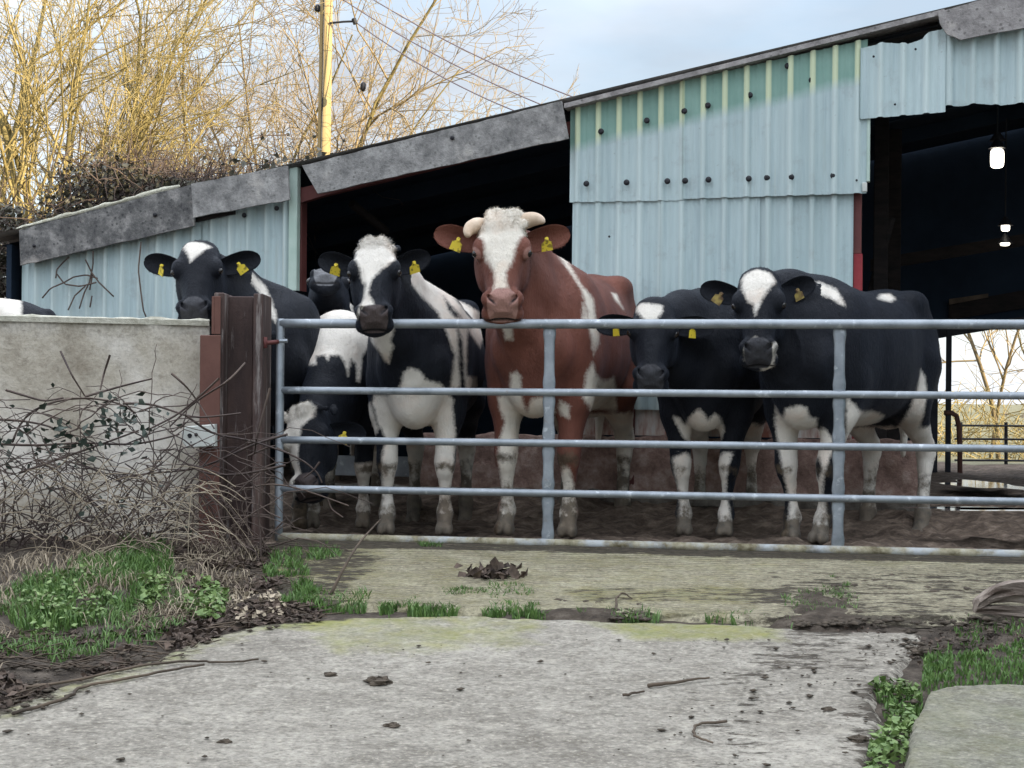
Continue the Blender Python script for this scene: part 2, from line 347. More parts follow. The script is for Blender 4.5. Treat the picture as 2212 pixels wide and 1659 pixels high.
M['leafdark'] = leafmat('bramble_leaf', (.018, .030, .022), (.055, .075, .055))
M['ivy'] = leafmat('ivy_leaf', (.030, .029, .019), (.10, .092, .060), .5)
M['grass'] = leafmat('grass_blade', (.048, .105, .024), (.145, .245, .062))
M['weed'] = leafmat('weed_leaf', (.07, .13, .03), (.20, .28, .09))
M['litter'] = leafmat('dead_leaf', (.030, .022, .018), (.14, .10, .075), .9)
M['stick'] = simple('dry_stick', (.05, .038, .028), (.14, .105, .075), 6, .9, .3, .003)
M['log'] = simple('split_log', (.09, .065, .05), (.36, .30, .25), 4, .9, .8, .01, vec=(1, 6, 6))
M['wire'] = simple('old_wire', (.13, .10, .12), (.18, .145, .16), 20, .6, 0)
M['soilclod'] = simple('mud_clod', (.05, .04, .03), (.12, .095, .07), 40, .95, .6, .01)
# ================================================================== ground
def zs(Y): return -.02 - .09 * (7.2 - np.asarray(Y, float))
BANK = [GR(-500, 1640)[:2], GR(0, 1525)[:2], GR(150, 1468)[:2], GR(320, 1420)[:2], GR(430, 1375)[:2], GR(560, 1340)[:2], GR(700, 1315)[:2],
        GR(720, 1260)[:2], GR(650, 1215)[:2], V3(-1.25, 7.25), V3(-1.25, 7.9), V3(-9, 7.9), V3(-9, 4.0)]
def zground(X, Y):
    X = np.asarray(X, float); Y = np.asarray(Y, float)
    front = zs(np.maximum(Y, -6)) - .018
    yard = np.interp(Y, [7.2, 7.45, 8.5, 9.1, 10, 14, 20, 60], [-.05, -.03, -.09, -.04, 0, 0, -.1, -.1])
    z = np.where(Y < 7.2, front, yard)
    near = (np.abs(X) < 8) & (Y > 2) & (Y < 7.9)
    if near.any():
        d = psd(X, Y, BANK); z = z + np.where(near, .014 * sstep(-.02, .12, d) + .03 * sstep(.15, 1.1, d), 0)
    df = (X + 3.61) * .2484 + (Y - 10.45) * .9687
    z = z + np.where((Y > 7.6) & (np.abs(X) < 6), .10 * sstep(-.75, -.08, df) * (.5 + fbm(X * 3, Y * 3, 17)), 0)
    nz = (fbm(X * 5, Y * 5, 3) - .47)
    amp = np.where(Y < 7.3, .035, np.where(Y < 9.3, .10, .03))
    nz = nz + np.where(Y > 7.3, .7 * (fbm(X * 13, Y * 13, 29) - .47), 0)
    return z + nz * amp * np.where((np.abs(X) < 9) & (Y < 16) & (Y > -2), 1, .3)
def axis(lo, hi, step, far):
    a = list(np.arange(lo, hi, step)); s = step; x = a[-1]
    while x < far: s *= 1.35; x += s; a.append(x)
    s = step; x = lo; left = []
    while x > -far: s *= 1.35; x -= s; left.append(x)
    return np.array(left[::-1] + a)
xs = axis(-4.2, 4.2, .035, 500); ys = axis(3.0, 10.0, .035, 500)
GX, GY = np.meshgrid(xs, ys); GZ = zground(GX, GY)
nx, ny = len(xs), len(ys); idx = np.arange(nx * ny).reshape(ny, nx)
gf = np.stack([idx[:-1, :-1], idx[:-1, 1:], idx[1:, 1:], idx[1:, :-1]], -1).reshape(-1, 4)
b = NB('farm_ground'); geo = b.nd('ShaderNodeNewGeometry'); sp_ = b.nd('ShaderNodeSeparateXYZ'); b.li(geo.outputs['Position'], sp_.inputs[0])
n = b.noise(14, 8, .7); soil = b.ramp(n, [(.3, (.030, .024, .019)), (.5, (.080, .064, .050)), (.75, (.17, .14, .11))])
n2 = b.noise(9, 8, .7, b.obj((1, 1.8, 1))); mud = b.ramp(n2, [(.30, (.040, .030, .024)), (.5, (.145, .108, .082)), (.72, (.34, .265, .205))])
c = b.mix(b.ramp(sp_.outputs[1], [(0, 0.0), (1, 1.0)]), soil, mud)
c = b.mix(b.math('GREATER_THAN', sp_.outputs[1], 7.25), soil, mud)
c = b.mix(b.math('GREATER_THAN', sp_.outputs[1], 15.0), c, b.ramp(b.noise(.6, 6), [(.35, (.15, .145, .085)), (.65, (.25, .23, .15))]))
M['ground'] = b.fin(c, .9, b.bump(b.noise(34, 6, .7), .9, .03), spec=.2)
g = mk('ground', np.stack([GX, GY, GZ], -1).reshape(-1, 3), gf, M['ground'], smooth=True); g['kind'] = 'structure'

def slab(name, poly, zoff, step, mat, fa, thick=.035, rough=.004):
    poly = np.array([p[:2] for p in poly]); lo = poly.min(0) - .05; hi = poly.max(0) + .05
    X, Y = np.meshgrid(np.arange(lo[0], hi[0], step), np.arange(lo[1], hi[1], step))
    d = psd(X, Y, poly) + (fbm(X * 9, Y * 9, 11) - .47) * .045
    Z = zs(Y) + zoff + (fbm(X * 7, Y * 16, 5) - .47) * rough * 2.2 - thick * (1 - sstep(-.03, .012, d))
    ny_, nx_ = X.shape; idx = np.arange(nx_ * ny_).reshape(ny_, nx_)
    q = np.stack([idx[:-1, :-1], idx[:-1, 1:], idx[1:, 1:], idx[1:, :-1]], -1).reshape(-1, 4)
    keep = (d.ravel()[q] > -.035).any(1); q = q[keep]
    used, inv = np.unique(q, return_inverse=True); q = inv.reshape(-1, 4)
    P = np.stack([X, Y, Z], -1).reshape(-1, 3)[used]; dd = d.ravel()[used]
    at = fa(P, dd)
    o = mk(name, P, q, mat, smooth=True, attrs=at); o['kind'] = 'structure'; return o
def gpoly(*uv): return np.array([GR(*p)[:2] for p in uv])
def blot(P, poly, soft): return sstep(-soft, soft, psd(P[:, 0], P[:, 1], poly))
DR = [GR(*p) for p in [(-500, 1650), (0, 1533), (150, 1476), (320, 1428), (430, 1383), (560, 1350), (740, 1334), (1000, 1330), (1300, 1342), (1640, 1350),
      (1760, 1362), (1990, 1366), (1965, 1420), (1885, 1490), (1893, 1600), (1850, 1700), (1800, 2500), (-500, 2500)]]
EDGE_L = np.array([GR(*p)[:2] for p in [(-500, 1650), (0, 1533), (150, 1476), (320, 1428), (430, 1383), (560, 1350), (740, 1334)]])
def fa_drive(P, d):
    left = blot(P, gpoly((-500, 1500), (0, 1400), (560, 1300), (740, 1300), (740, 1350), (560, 1372), (330, 1462), (150, 1515), (-10, 1570), (-500, 1720)), .10)
    right = blot(P, gpoly((1690, 1340), (1900, 1340), (1850, 1400), (1830, 1440), (1560, 1480), (1590, 1440)), .12)
    low = blot(P, gpoly((1480, 1480), (1780, 1470), (1760, 1560), (1700, 1680), (1330, 1700)), .25)
    re = blot(P, gpoly((1850, 1400), (2000, 1350), (1900, 1500), (1900, 1700), (1840, 1800), (1800, 1600)), .04)
    back = blot(P, gpoly((1180, 1300), (1700, 1310), (1700, 1385), (1350, 1385)), .09)
    back2 = blot(P, gpoly((600, 1310), (1200, 1310), (1200, 1400), (700, 1420)), .2)
    return {'dirt': .32 * left + .42 * right + .28 * low + .30 * re + .25 * (1 - sstep(.0, .05, d)), 'moss': .62 * left + .85 * back + .70 * back2 - .15}
slab('concrete_drive', DR, 0.0, .018, M['drive'], fa_drive)
AP = [GR(*p) for p in [(600, 1168), (1106, 1180), (1700, 1196), (2400, 1212), (2400, 1330), (2000, 1338), (1750, 1338), (1640, 1338), (1400, 1330), (1150, 1321), (900, 1315), (770, 1310), (640, 1300), (570, 1240)]]
def fa_apron(P, d):
    left = blot(P, gpoly((500, 1150), (760, 1180), (820, 1215), (720, 1320), (500, 1320)), .12)
    mid = blot(P, gpoly((1200, 1275), (1700, 1275), (1700, 1312), (1250, 1305)), .04)
    rgt = blot(P, gpoly((1660, 1240), (1830, 1235), (2000, 1240), (2500, 1210), (2500, 1345), (1650, 1345)), .15)
    under = blot(P, gpoly((500, 1150), (2500, 1190), (2500, 1230), (1700, 1213), (1100, 1196), (500, 1184)), .03)  # mud band, with the shadow below the bottom rail painted in
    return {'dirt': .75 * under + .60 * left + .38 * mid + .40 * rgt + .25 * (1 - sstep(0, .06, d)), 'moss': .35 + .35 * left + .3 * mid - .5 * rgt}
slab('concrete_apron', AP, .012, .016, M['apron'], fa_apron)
SL = [GR(*p) for p in [(1950, 1800), (1958, 1660), (2003, 1522), (2060, 1508), (2500, 1500), (2500, 1800)]]
slab('concrete_slab', SL, .045, .016, M['slab'], lambda P, d: {'dirt': .15 * (1 - sstep(0, .08, d)), 'moss': np.full(len(P), .42)}, .10)

# ================================================================== concrete wall on the left
wa, wb = W(-420, 671, 7.10), W(452, 691, 7.42)
wl = thing('concrete_wall', 'weathered pale concrete wall behind the brambles, left of the rusty post', 'wall', (wa[0], wa[1], 0))
n_ = 60; P = []; top = []
dirw = nrm(wb[:2] - wa[:2]); nw = V3(-dirw[1], dirw[0]); 
cols = np.linspace(0, 1, 70); rows = np.linspace(0, 1, 30)
for r_ in rows:
    for c_ in cols:
        p = wa * (1 - c_) + wb * c_; z = -.3 + (p[2] - .022 + .3) * r_
        bul = (fbm(c_ * 14, z * 5, 8) - .47) * .018
        P.append((p[0] + nw[0] * bul, p[1] + nw[1] * bul, z)); top.append(sstep(.55, 1, r_) * .5 + sstep(.93, 1, r_) * .5)
nc, nr = 70, 30; idx = np.arange(nc * nr).reshape(nr, nc)
ff = np.stack([idx[:-1, :-1], idx[:-1, 1:], idx[1:, 1:], idx[1:, :-1]], -1).reshape(-1, 4)
mk('wall_face', P, ff, M['wall'], wl, True, {'top': top})
m = MB(); ww = V3(nw[0], nw[1], 0) * .13
for a_, b_ in ((0, 1),):
    m.add([wa + ww - V3(0, 0, wa[2] + .3), wb + ww - V3(0, 0, wb[2] + .3), wb + ww - V3(0, 0, .022), wa + ww - V3(0, 0, .022)], [(1, 0, 3, 2)])
    e0 = wb + V3(0, 0, -.022); m.add([V3(wb[0], wb[1], -.3), V3(wb[0], wb[1], -.3) + ww, e0 + ww, e0], [(0, 1, 2, 3)])
m.build('wall_back', M['wall'], wl)
m = MB(); cp = []; N = 40                                   # uneven lichened cap
for i in range(N + 1):
    t = i / N; p = wa * (1 - t) + wb * t; j = (vnoise(t * 33, 1, 4) - .5) * .014
    for dd, dz in ((-.012 + j, -.03), (-.014 + j, -.004), (.004, .004 + j), (.12, .004), (.14, -.006), (.14, -.03)):
        cp.append(p + V3(nw[0], nw[1], 0) * dd + V3(0, 0, dz))
m.add(cp, [(i * 6 + k, (i + 1) * 6 + k, (i + 1) * 6 + (k + 1) % 6, i * 6 + (k + 1) % 6) for i in range(N) for k in range(6)] + [tuple(range(6)), tuple(range(N * 6, N * 6 + 6))])
m.build('wall_cap', M['coping'], wl)

# ================================================================== steel gatepost
def upright_box(m, u0, u1, v0, v1, Y, depth, bev=.004):
    a = W(u0, (v0 + v1) / 2, Y); c_ = W(u1, (v0 + v1) / 2, Y); zt = W((u0 + u1) / 2, v0, Y)[2]; zb = W((u0 + u1) / 2, v1, Y)[2]
    m.box(V3((a[0] + c_[0]) / 2, Y + depth / 2, (zt + zb) / 2), (abs(c_[0] - a[0]), depth, zt - zb), None, bev)
pb = W(512, 1175, 7.40); post = thing('steel_gatepost', 'rusty steel column gatepost with open channel between wall and gate', 'gatepost', (pb[0], pb[1], -.05))
m = MB(); upright_box(m, 480, 545, 640, 1215, 7.42, .02); m.build('web', M['rust'], post)
m = MB(); upright_box(m, 460, 481, 632, 1215, 7.30, .26); m.build('flange', M['rust'], post)
m = MB(); upright_box(m, 545, 566, 634, 1215, 7.30, .26); m.build('flange', M['rust'], post)
m = MB(); upright_box(m, 457, 463, 640, 722, 7.285, .012, .002); upright_box(m, 463, 476, 640, 722, 7.285, .012, .002); m.build('tab_plate', M['plate'], post)
m = MB(); upright_box(m, 430, 474, 724, 1210, 7.27, .012, .003); o = m.build('edge_plate', M['plate'], post); o['label'] = 'smooth brown plate on the left edge of the post'
m = MB(); h0 = W(560, 742, 7.32); h1 = W(606, 738, 7.37)
m.tube([h0, h0 * .4 + h1 * .6, h1], .011, 8); m.tube([W(572, 728, 7.33), W(572, 752, 7.33)], .013, 8); m.build('hinge_pin', M['oxide'], post, True)
# white box with two holes
jb = W(428, 942, 7.22); box_ = thing('junction_box', 'small white plastic box with two holes fixed beside the rusty post', 'box', jb)
m = MB(); a = W(392, 920, 7.22); c_ = W(465, 966, 7.22)
pts = [(392, 934), (402, 921), (464, 916), (465, 964), (404, 968), (394, 955)]
fr_ = [W(u, v, 7.205) for u, v in pts]; bk_ = [p + V3(0, .055, 0) for p in fr_]; k = len(pts)
ins = [p * .92 + np.mean(fr_, 0) * .08 + V3(0, -.008, 0) for p in fr_]
m.add(ins + fr_ + bk_, [tuple(range(k))] + [(i, k + i, k + (i + 1) % k, (i + 1) % k) for i in range(k)] + [(k + i, 2 * k + i, 2 * k + (i + 1) % k, k + (i + 1) % k) for i in range(k)])
m.build('case', M['white'], box_)
for (u, v, r_) in ((410, 941, .011), (424, 939, .009), (413, 955, .004)):
    m = MB(); p = W(u, v, 7.197); m.tube([p + V3(0, -.004, 0), p + V3(0, .006, 0)], r_, 12); m.build('hole_socket', M['bolt'], box_)

# ================================================================== gate
GA, GB = W(606, 700, 7.38), W(2070, 700, 7.03); gd = V3(GB[0] - GA[0], GB[1] - GA[1], 0); gl = np.linalg.norm(gd); gd /= gl
gn = V3(-gd[1], gd[0], 0)
rails_px = [(699, 700.6, .0235), (843, 854, .0185), (950, 968, .0185), (1055, 1081, .0185), (1160, 1195, .0225)]
LEN = gl * (2430 - 606) / (2070 - 606)
gate = thing('field_gate', 'galvanised five-bar metal field gate across the yard entrance', 'gate', (GA[0], GA[1], W(606, 1175, 7.38)[2]))
RZ = []
for i, (v0, v1, r_) in enumerate(rails_px):
    z0 = W(606, v0, 7.38)[2]; z1 = W(2070, v1, 7.03)[2]; RZ.append((z0, z1, r_))
    pts = []; 
    for t in np.linspace(0, 1, 25):
        s_ = LEN * t; p = GA + gd * s_; p[2] = z0 + (z1 - z0) * s_ / gl; pts.append(p)
    m = MB(); m.tube(pts, r_, 14)
    m.build('rail', M['galv'] if i < 4 else M['galvmud'], gate, True)
def gz(i, s_): return RZ[i][0] + (RZ[i][1] - RZ[i][0]) * s_ / gl
for s_, mode in ((0.0, 'end'), (None, 1185), (None, 1813), (LEN, 'end')):
    m = MB()
    if mode == 'end':
        p = GA + gd * s_; zt = gz(0, s_) + .024; zb = gz(4, s_) - .03
        m.tube([V3(p[0], p[1], zb), V3(p[0] , p[1], zb + .1), V3(p[0], p[1], zt - .02), V3(p[0], p[1], zt)], [.02, .021, .021, .017], 12); m.build('upright', M['galv'], gate, True)
    else:
        d = ray(mode, 900); t = np.linalg.solve(np.array([[d[0], -gd[0]], [1.0, -gd[1]]]), GA[:2])
        s_ = t[1]; p0 = GA + gd * s_ + gn * .016; zt = gz(0, s_); zb = gz(4, s_); zr = [gz(i, s_) for i in range(5)]
        v = []; f = []; Nn = 64
        for i in range(Nn + 1):
            z = zb + (zt - zb) * i / Nn; near = min(abs(z - q) for q in zr)
            wd = .026 + .006 * math.exp(-((near - .045) / .03) ** 2) ; dp = .010 - .004 * math.exp(-(near / .03) ** 2)
            for k in range(10):
                a_ = 2 * math.pi * k / 10; cx, cy = math.cos(a_), math.sin(a_)
                v.append(p0 + gd * (np.sign(cx) * abs(cx) ** .6 * wd) + gn * (np.sign(cy) * abs(cy) ** .6 * dp) + V3(0, 0, z - p0[2]))
        for i in range(Nn):
            for k in range(10): f.append((i * 10 + k, i * 10 + (k + 1) % 10, (i + 1) * 10 + (k + 1) % 10, (i + 1) * 10 + k))
        m.add(v, f); m.build('upright', M['galv'], gate, True)
m = MB(); p = W(616, 737, 7.36); m.tube([p - gd * .02 - gn * .03, p + gd * .02 - gn * .03], .010, 8); m.build('hinge_bolt', M['galv'], gate)

# ================================================================== cattle shed
SA = V3(-3.61, 10.45); SB = V3(3.02, 8.75); se = (SB - SA) / np.linalg.norm(SB - SA); sn = V3(-se[1], se[0])
def SP(u, v, d=0.0):
    r_ = ray(u, v); o_ = SA + sn * d; t = (o_ @ sn) / (r_[:2] @ sn); return float((r_[:2] * t - SA) @ se), float(ZC + r_[2] * t)
def SW(s, z, d=0.0): p = SA + se * s + sn * d; return V3(p[0], p[1], z)
s0_, z0_ = SP(45, 494); s1_, z1_ = SP(1990, 31)
def zroof(s): return z0_ + (z1_ - z0_) * (np.asarray(s, float) - s0_) / (s1_ - s0_)
shed = thing('cattle_shed', 'low open-fronted cattle shed clad in faded pale blue-green corrugated sheets', 'shed', SW(0, -.05))
SE_ = V3(se[0], se[1], 0); SN_ = V3(sn[0], sn[1], 0); SAX = [SE_, SN_, V3(0, 0, 1)]
S_END = 10.5; DEPTH = 4.6
def pl(t, pts):                                      # piecewise line through (s,z) points
    return np.interp(t, [p[0] for p in pts], [p[1] for p in pts])
PER, RH = .133, .032
def sheet(u_pts_top, u_pts_bot, d, name='corrugated_sheet', green=None, bend=None, ph=0.0, rows=26):
    tp = sorted(SP(u, v, d) for u, v in u_pts_top); bt = sorted(SP(u, v, d) for u, v in u_pts_bot)
    s0 = max(tp[0][0], bt[0][0]) if abs(tp[0][0] - bt[0][0]) > .02 else (tp[0][0] + bt[0][0]) / 2
    s1 = (tp[-1][0] + bt[-1][0]) / 2
    ss = [s0]; hs = []; k = math.floor((s0 - ph) / PER)
    prof = [(.0, 0), (.10, 1), (.26, 1), (.36, 0), (.60, 0), (.66, .25), (.72, 0)]
    lst = []
    while ph + k * PER < s1:
        for a_, h_ in prof: lst.append((ph + (k + a_) * PER, h_))
        k += 1
    full = sorted(lst); xs_ = [a_ for a_, _ in full]; hs_ = [h_ for _, h_ in full]
    ss = sorted(set([s0, s1] + [x for x in xs_ if s0 < x < s1])); hh = np.interp(ss, xs_, hs_)
    v = []; gr = []; rb = []
    for r_ in range(rows + 1):
        for s, h in zip(ss, hh):
            zt = pl(s, tp); zb = pl(s, bt); z = zb + (zt - zb) * r_ / rows
            dd = d - h * RH + (bend(s, z) if bend else 0) + .006 * math.sin(z * 3.1 + s * 1.7)
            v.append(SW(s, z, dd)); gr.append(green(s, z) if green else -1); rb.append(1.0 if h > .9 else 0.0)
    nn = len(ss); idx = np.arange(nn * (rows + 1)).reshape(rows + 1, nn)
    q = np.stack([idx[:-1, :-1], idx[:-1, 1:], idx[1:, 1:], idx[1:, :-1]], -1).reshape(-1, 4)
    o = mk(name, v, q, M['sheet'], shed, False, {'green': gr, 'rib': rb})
    return o
gA = SP(1240, 322); gB = SP(1868, 176)
def green(s, z): return z - (gA[1] + (gB[1] - gA[1]) * (s - gA[0]) / (gB[0] - gA[0]) + .006 * math.sin(s * 9))
# main panel: two upper sheets lapped over three lower ones
zt_ = lambda u: 233 + (84 - 233) * (u - 1228) / (1876 - 1228)
zb_ = lambda u: 437 + (418 - 437) * (u - 1237) / (1862 - 1237)
up1 = sheet([(1229, zt_(1229)), (1480, zt_(1480))], [(1233, zb_(1233)), (1482, zb_(1482) + 3)], -.012, green=green)
up2 = sheet([(1476, zt_(1476)), (1700, zt_(1700))], [(1478, zb_(1478)), (1702, zb_(1702))], -.024, green=green)
up3 = sheet([(1697, zt_(1697)), (1878, zt_(1878))], [(1698, zb_(1698)), (1868, zb_(1868))], -.036, green=green)
sheet([(1234, 415), (1430, 408)], [(1236, 880), (1432, 886)], 0.004)
sheet([(1427, 408), (1640, 402)], [(1428, 885), (1640, 892)], -.005)
sheet([(1637, 402), (1841, 396)], [(1637, 892), (1843, 899)], 0.003)
# left panel
ltop = lambda u: 572 + (424 - 572) * (u - 44) / (625 - 44) - 14
for i, (u0, u1) in enumerate(((50, 236), (233, 432), (429, 628))):
    sheet([(u0, ltop(u0)), (u1, ltop(u1))], [(u0, 860), (u1, 862)], .004 - .010 * (i % 2), rows=20)
# header over the right opening, bent and torn
sheet([(1862, 104), (1912, 92), (1960, 95), (1990, 86), (2010, 68), (2040, 62)], [(1855, 258), (1935, 252), (2040, 243), (2046, 240)], -.055, bend=lambda s, z: -.05 * max(0, s - 5.9) * max(0, 2.62 - z), rows=14)
sheet([(2034, 62), (2330, 10)], [(2010, 228), (2075, 230), (2110, 224), (2160, 228), (2215, 222), (2330, 215)], -.043, rows=14)
# corner trim and posts
m = MB()
def fbox(m, u0, u1, v0, v1, d, th, bev=.0):
    a, za = SP(u0, (v0 + v1) / 2, d); c_, _ = SP(u1, (v0 + v1) / 2, d); zt = SP((u0 + u1) / 2, v0, d)[1]; zb = SP((u0 + u1) / 2, v1, d)[1]
    m.box(SW((a + c_) / 2, (zt + zb) / 2, d + th / 2), (abs(c_ - a), th, zt - zb), SAX, bev)
def fquad(m, pts, d, th):
    f0 = [SW(*SP(u, v, d), d) for u, v in pts]; f1 = [p + SN_ * th for p in f0]; k = len(pts)
    m.add(f0 + f1, [tuple(range(k)), tuple(range(2 * k - 1, k - 1, -1))] + [(i, k + i, k + (i + 1) % k, (i + 1) % k) for i in range(k)])
fbox(m, 622, 640, 360, 900, -.045, .06, .004); m.build('corner_trim', M['trim'], shed)
m = MB(); fbox(m, 638, 649, 404, 1080, .03, .10, .003); m.build('post', M['oxide'], shed)
m = MB(); fbox(m, 1841, 1861, 415, 548, .015, .10, .003); m.build('post', M['oxide'], shed)
m = MB(); fbox(m, 1841, 1861, 548, 1060, .014, .10, .003); o = m.build('post', M['red'], shed); o['label'] = 'bright red lower length of the shed post'
m = MB(); fquad(m, [(642, 408), (690, 396), (1232, 262), (1232, 292), (690, 425), (642, 440)], .02, .06); m.build('rafter', M['oxide'], shed)
m = MB(); fquad(m, [(1219, 236), (2026, 36), (2026, 60), (1219, 262)], .06, .10); m.build('rafter', M['dark'], shed)
# barge boards
def barge(pts, d, mat, label=None, th=.022):
    m = MB(); f0 = [SW(*SP(u, v, d), d) for u, v in pts]; k = len(pts)
    fin = []
    # subdivide outline with chips
    for i in range(k):
        a, c_ = f0[i], f0[(i + 1) % k]; nn = max(2, int(np.linalg.norm(c_ - a) / .06))
        for j in range(nn):
            t = j / nn; p = a + (c_ - a) * t
            if j: p = p + V3(0, 0, (vnoise(p[0] * 13, p[2] * 13, 9) - .5) * .010)
            fin.append(p)
    k = len(fin); f1 = [p + SN_ * th for p in fin]
    m.add(fin + f1, [tuple(range(k)), tuple(range(2 * k - 1, k - 1, -1))] + [(i, k + i, k + (i + 1) % k, (i + 1) % k) for i in range(k)])
    o = m.build('barge_board', mat, shed)
    if label: o['label'] = label
    return o
b1 = barge([(41, 497), (416, 397), (420, 487), (44, 573)], -.10, M['cement_dark'], 'dark lichen-covered barge board at the low end')
b2 = barge([(413, 397), (620, 358), (625, 431), (417, 470)], -.13, M['cement'])
b3 = barge([(652, 357), (1213, 218), (1228, 299), (686, 418)], -.12, M['cement'], 'long clean-edged grey barge board over the left opening')
b5 = barge([(2026, 26), (2110, 2), (2330, -60), (2330, 30), (2212, 60), (2075, 86), (2046, 74), (2030, 50)], -.12, M['cement_pale'], 'pale broken barge board with rounded end')
m = MB(); fquad(m, [(421, 469), (505, 455), (505, 462), (421, 479)], -.05, .03); m.build('packer', M['brown'], shed)
# roof: profiled sheet with sun-painted rim
def roofmesh(name, s0, s1, d0, d1, dz, mat, wav=.02):
    ss = np.linspace(s0, s1, 90); ds = np.arange(d0, d1 + .01, .05); v = []
    for d in ds:
        for s in ss: v.append(SW(s, float(zroof(s)) + dz + wav * math.sin(d * 2 * math.pi / .17), d))
    n1_, n2_ = len(ds), len(ss); idx = np.arange(n1_ * n2_).reshape(n1_, n2_)
    q = np.stack([idx[:-1, :-1], idx[:-1, 1:], idx[1:, 1:], idx[1:, :-1]], -1).reshape(-1, 4)
    return mk(name, v, q, mat, shed, True)
roofmesh('roof', -.1, S_END, -.09, DEPTH, -.02, M['roof'])
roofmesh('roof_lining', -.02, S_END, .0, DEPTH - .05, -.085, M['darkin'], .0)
m = MB()
pa, pc = SP(1219, 224, -.09), SP(2040, 20, -.09)
m.add([SW(pa[0], pa[1], -.1), SW(pc[0], pc[1], -.1), SW(pc[0], pc[1] - .03, -.1), SW(pa[0], pa[1] - .03, -.1), SW(pa[0], pa[1], .1), SW(pc[0], pc[1], .1), SW(pc[0], pc[1] - .03, .1), SW(pa[0], pa[1] - .03, .1)],
      [(0, 3, 2, 1), (0, 1, 5, 4), (3, 7, 6, 2), (0, 4, 7, 3), (1, 2, 6, 5), (4, 5, 6, 7)]); m.build('roof_edge', M['cement_pale'], shed)
# pale rim along the low roof end, sunlight painted into its colour
m = MB(); pts = []; rr = []
for t in np.linspace(0, 1, 50):
    u = 32 + (385 - 32) * t; s, z = SP(u, 497 + (398 - 497) * (u - 41) / (413 - 41) - 3, -.09); pts.append(SW(s, z + .006, -.07)); rr.append(.008 + .016 * vnoise(t * 22, 0, 2))
m.tube(pts, np.array(rr), 6); m.build('sunlit_rim', M['rim_sun'], shed, True)
# bolts with washers
def bolt(par, u, v, d, r_=.019, mat='bolt'):
    m = MB(); p = SW(*SP(u, v, d), d); m.tube([p, p - SN_ * .006, p - SN_ * .014], [r_, r_, r_ * .45], 12); m.build('bolt', M[mat], par)
for cx, cy in [(196, 627), (414, 575), (593, 530), (705, 503), (905, 454), (1085, 315), (1200, 382), (126, 876), (318, 870), (512, 864), (597, 862), (708, 857), (900, 852), (987, 848), (1102, 845), (1303, 838)]:
    u, v = (1400 + cx * .5244) / 1.1573, cy * .5244 / 1.1573
    bolt(up1 if u < 1478 else up2 if u < 1698 else up3, u, v, -.035 if u < 1478 else -.047 if u < 1698 else -.059)
for cx, cy in [(1495, 270), (1695, 235), (1597, 498), (1414, 860), (235, 1128)]:
    bolt(shed, (1400 + cx * .5244) / 1.1573, cy * .5244 / 1.1573, -.085, .007)
for u, v in ((528, 465), (598, 450)): bolt(shed, u, v, -.035, .017)
bolt(b1, 335, 464, -.104, .015); bolt(b1, 74, 531, -.104, .012); bolt(b3, 977, 298, -.124, .014)
m = MB(); fbox(m, 1862, 1873, 394, 414, -.05, .03, .003); m.build('clip', M['white'], shed)
m = MB(); fbox(m, 1873, 1880, 120, 392, -.052, .05, .002); m.build('edge_flashing', M['trim'], shed)
# lower walls
m = MB(); fbox(m, 1236, 1842, 868, 943, .03, .03); m.build('rust_streaked_panel', M['streak'], shed)
m = MB(); fbox(m, 1357, 1370, 868, 1062, .0, .03); m.build('stud', M['oxide'], shed)
def rough_wall(name, u0, u1, v0, v1, d, th, mat, amp=.02):
    a, za = SP(u0, (v0 + v1) / 2, d); c_, _ = SP(u1, (v0 + v1) / 2, d); zt = SP((u0 + u1) / 2, v0, d)[1]; zb = SP((u0 + u1) / 2, v1, d)[1]
    n1_ = int((c_ - a) / .03) + 1; n2_ = max(3, int((zt - zb) / .03)); v = []
    for j in range(n2_ + 1):
        for i in range(n1_ + 1):
            s = a + (c_ - a) * i / n1_; z = zb + (zt - zb) * j / n2_
            v.append(SW(s, z + (vnoise(s * 15, z * 3, 3) - .5) * amp * (j == n2_), d - (fbm(s * 9, z * 9, 6) - .4) * amp))
    nb = len(v)
    for i in range(n1_ + 1): v.append(v[n2_ * (n1_ + 1) + i] + SN_ * th)
    f = [(j * (n1_ + 1) + i, j * (n1_ + 1) + i + 1, (j + 1) * (n1_ + 1) + i + 1, (j + 1) * (n1_ + 1) + i) for j in range(n2_) for i in range(n1_)]
    f += [(n2_ * (n1_ + 1) + i, n2_ * (n1_ + 1) + i + 1, nb + i + 1, nb + i) for i in range(n1_)]
    return mk(name, v, f, mat, shed, True)
rough_wall('kick_wall', 905, 1990, 943, 1064, .0, .14, M['kick'], .035)
rough_wall('kerb', 640, 2010, 1062, 1088, -.10, .12, M['kerb'], .03)
rough_wall('kerb_base', 1240, 2010, 1084, 1130, -.06, .05, M['kerb'], .06)
m = MB(); fbox(m, 700, 905, 985, 1028, .05, .012); m.build('galvanised_panel', M['galv'], shed)
# interior
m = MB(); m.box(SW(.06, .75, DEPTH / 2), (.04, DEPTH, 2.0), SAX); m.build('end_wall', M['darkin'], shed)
sopen, _ = SP(2008, 900, DEPTH)
zmax = float(zroof(S_END))
def roofed_wall(name, s0, s1, zb, d, mat, th=.05):
    m = MB(); a = [SW(s0, zb, d), SW(s1, zb, d), SW(s1, float(zroof(s1)) - .03, d), SW(s0, float(zroof(s0)) - .03, d)]; c_ = [p + SN_ * th for p in a]
    m.add(a + c_, [(0, 1, 2, 3), (7, 6, 5, 4), (0, 4, 5, 1), (1, 5, 6, 2), (2, 6, 7, 3), (3, 7, 4, 0)]); return m.build(name, mat, shed)
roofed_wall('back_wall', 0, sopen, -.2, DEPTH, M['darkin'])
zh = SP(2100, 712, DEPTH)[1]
roofed_wall('back_header', sopen, S_END, zh, DEPTH, M['darkin'])
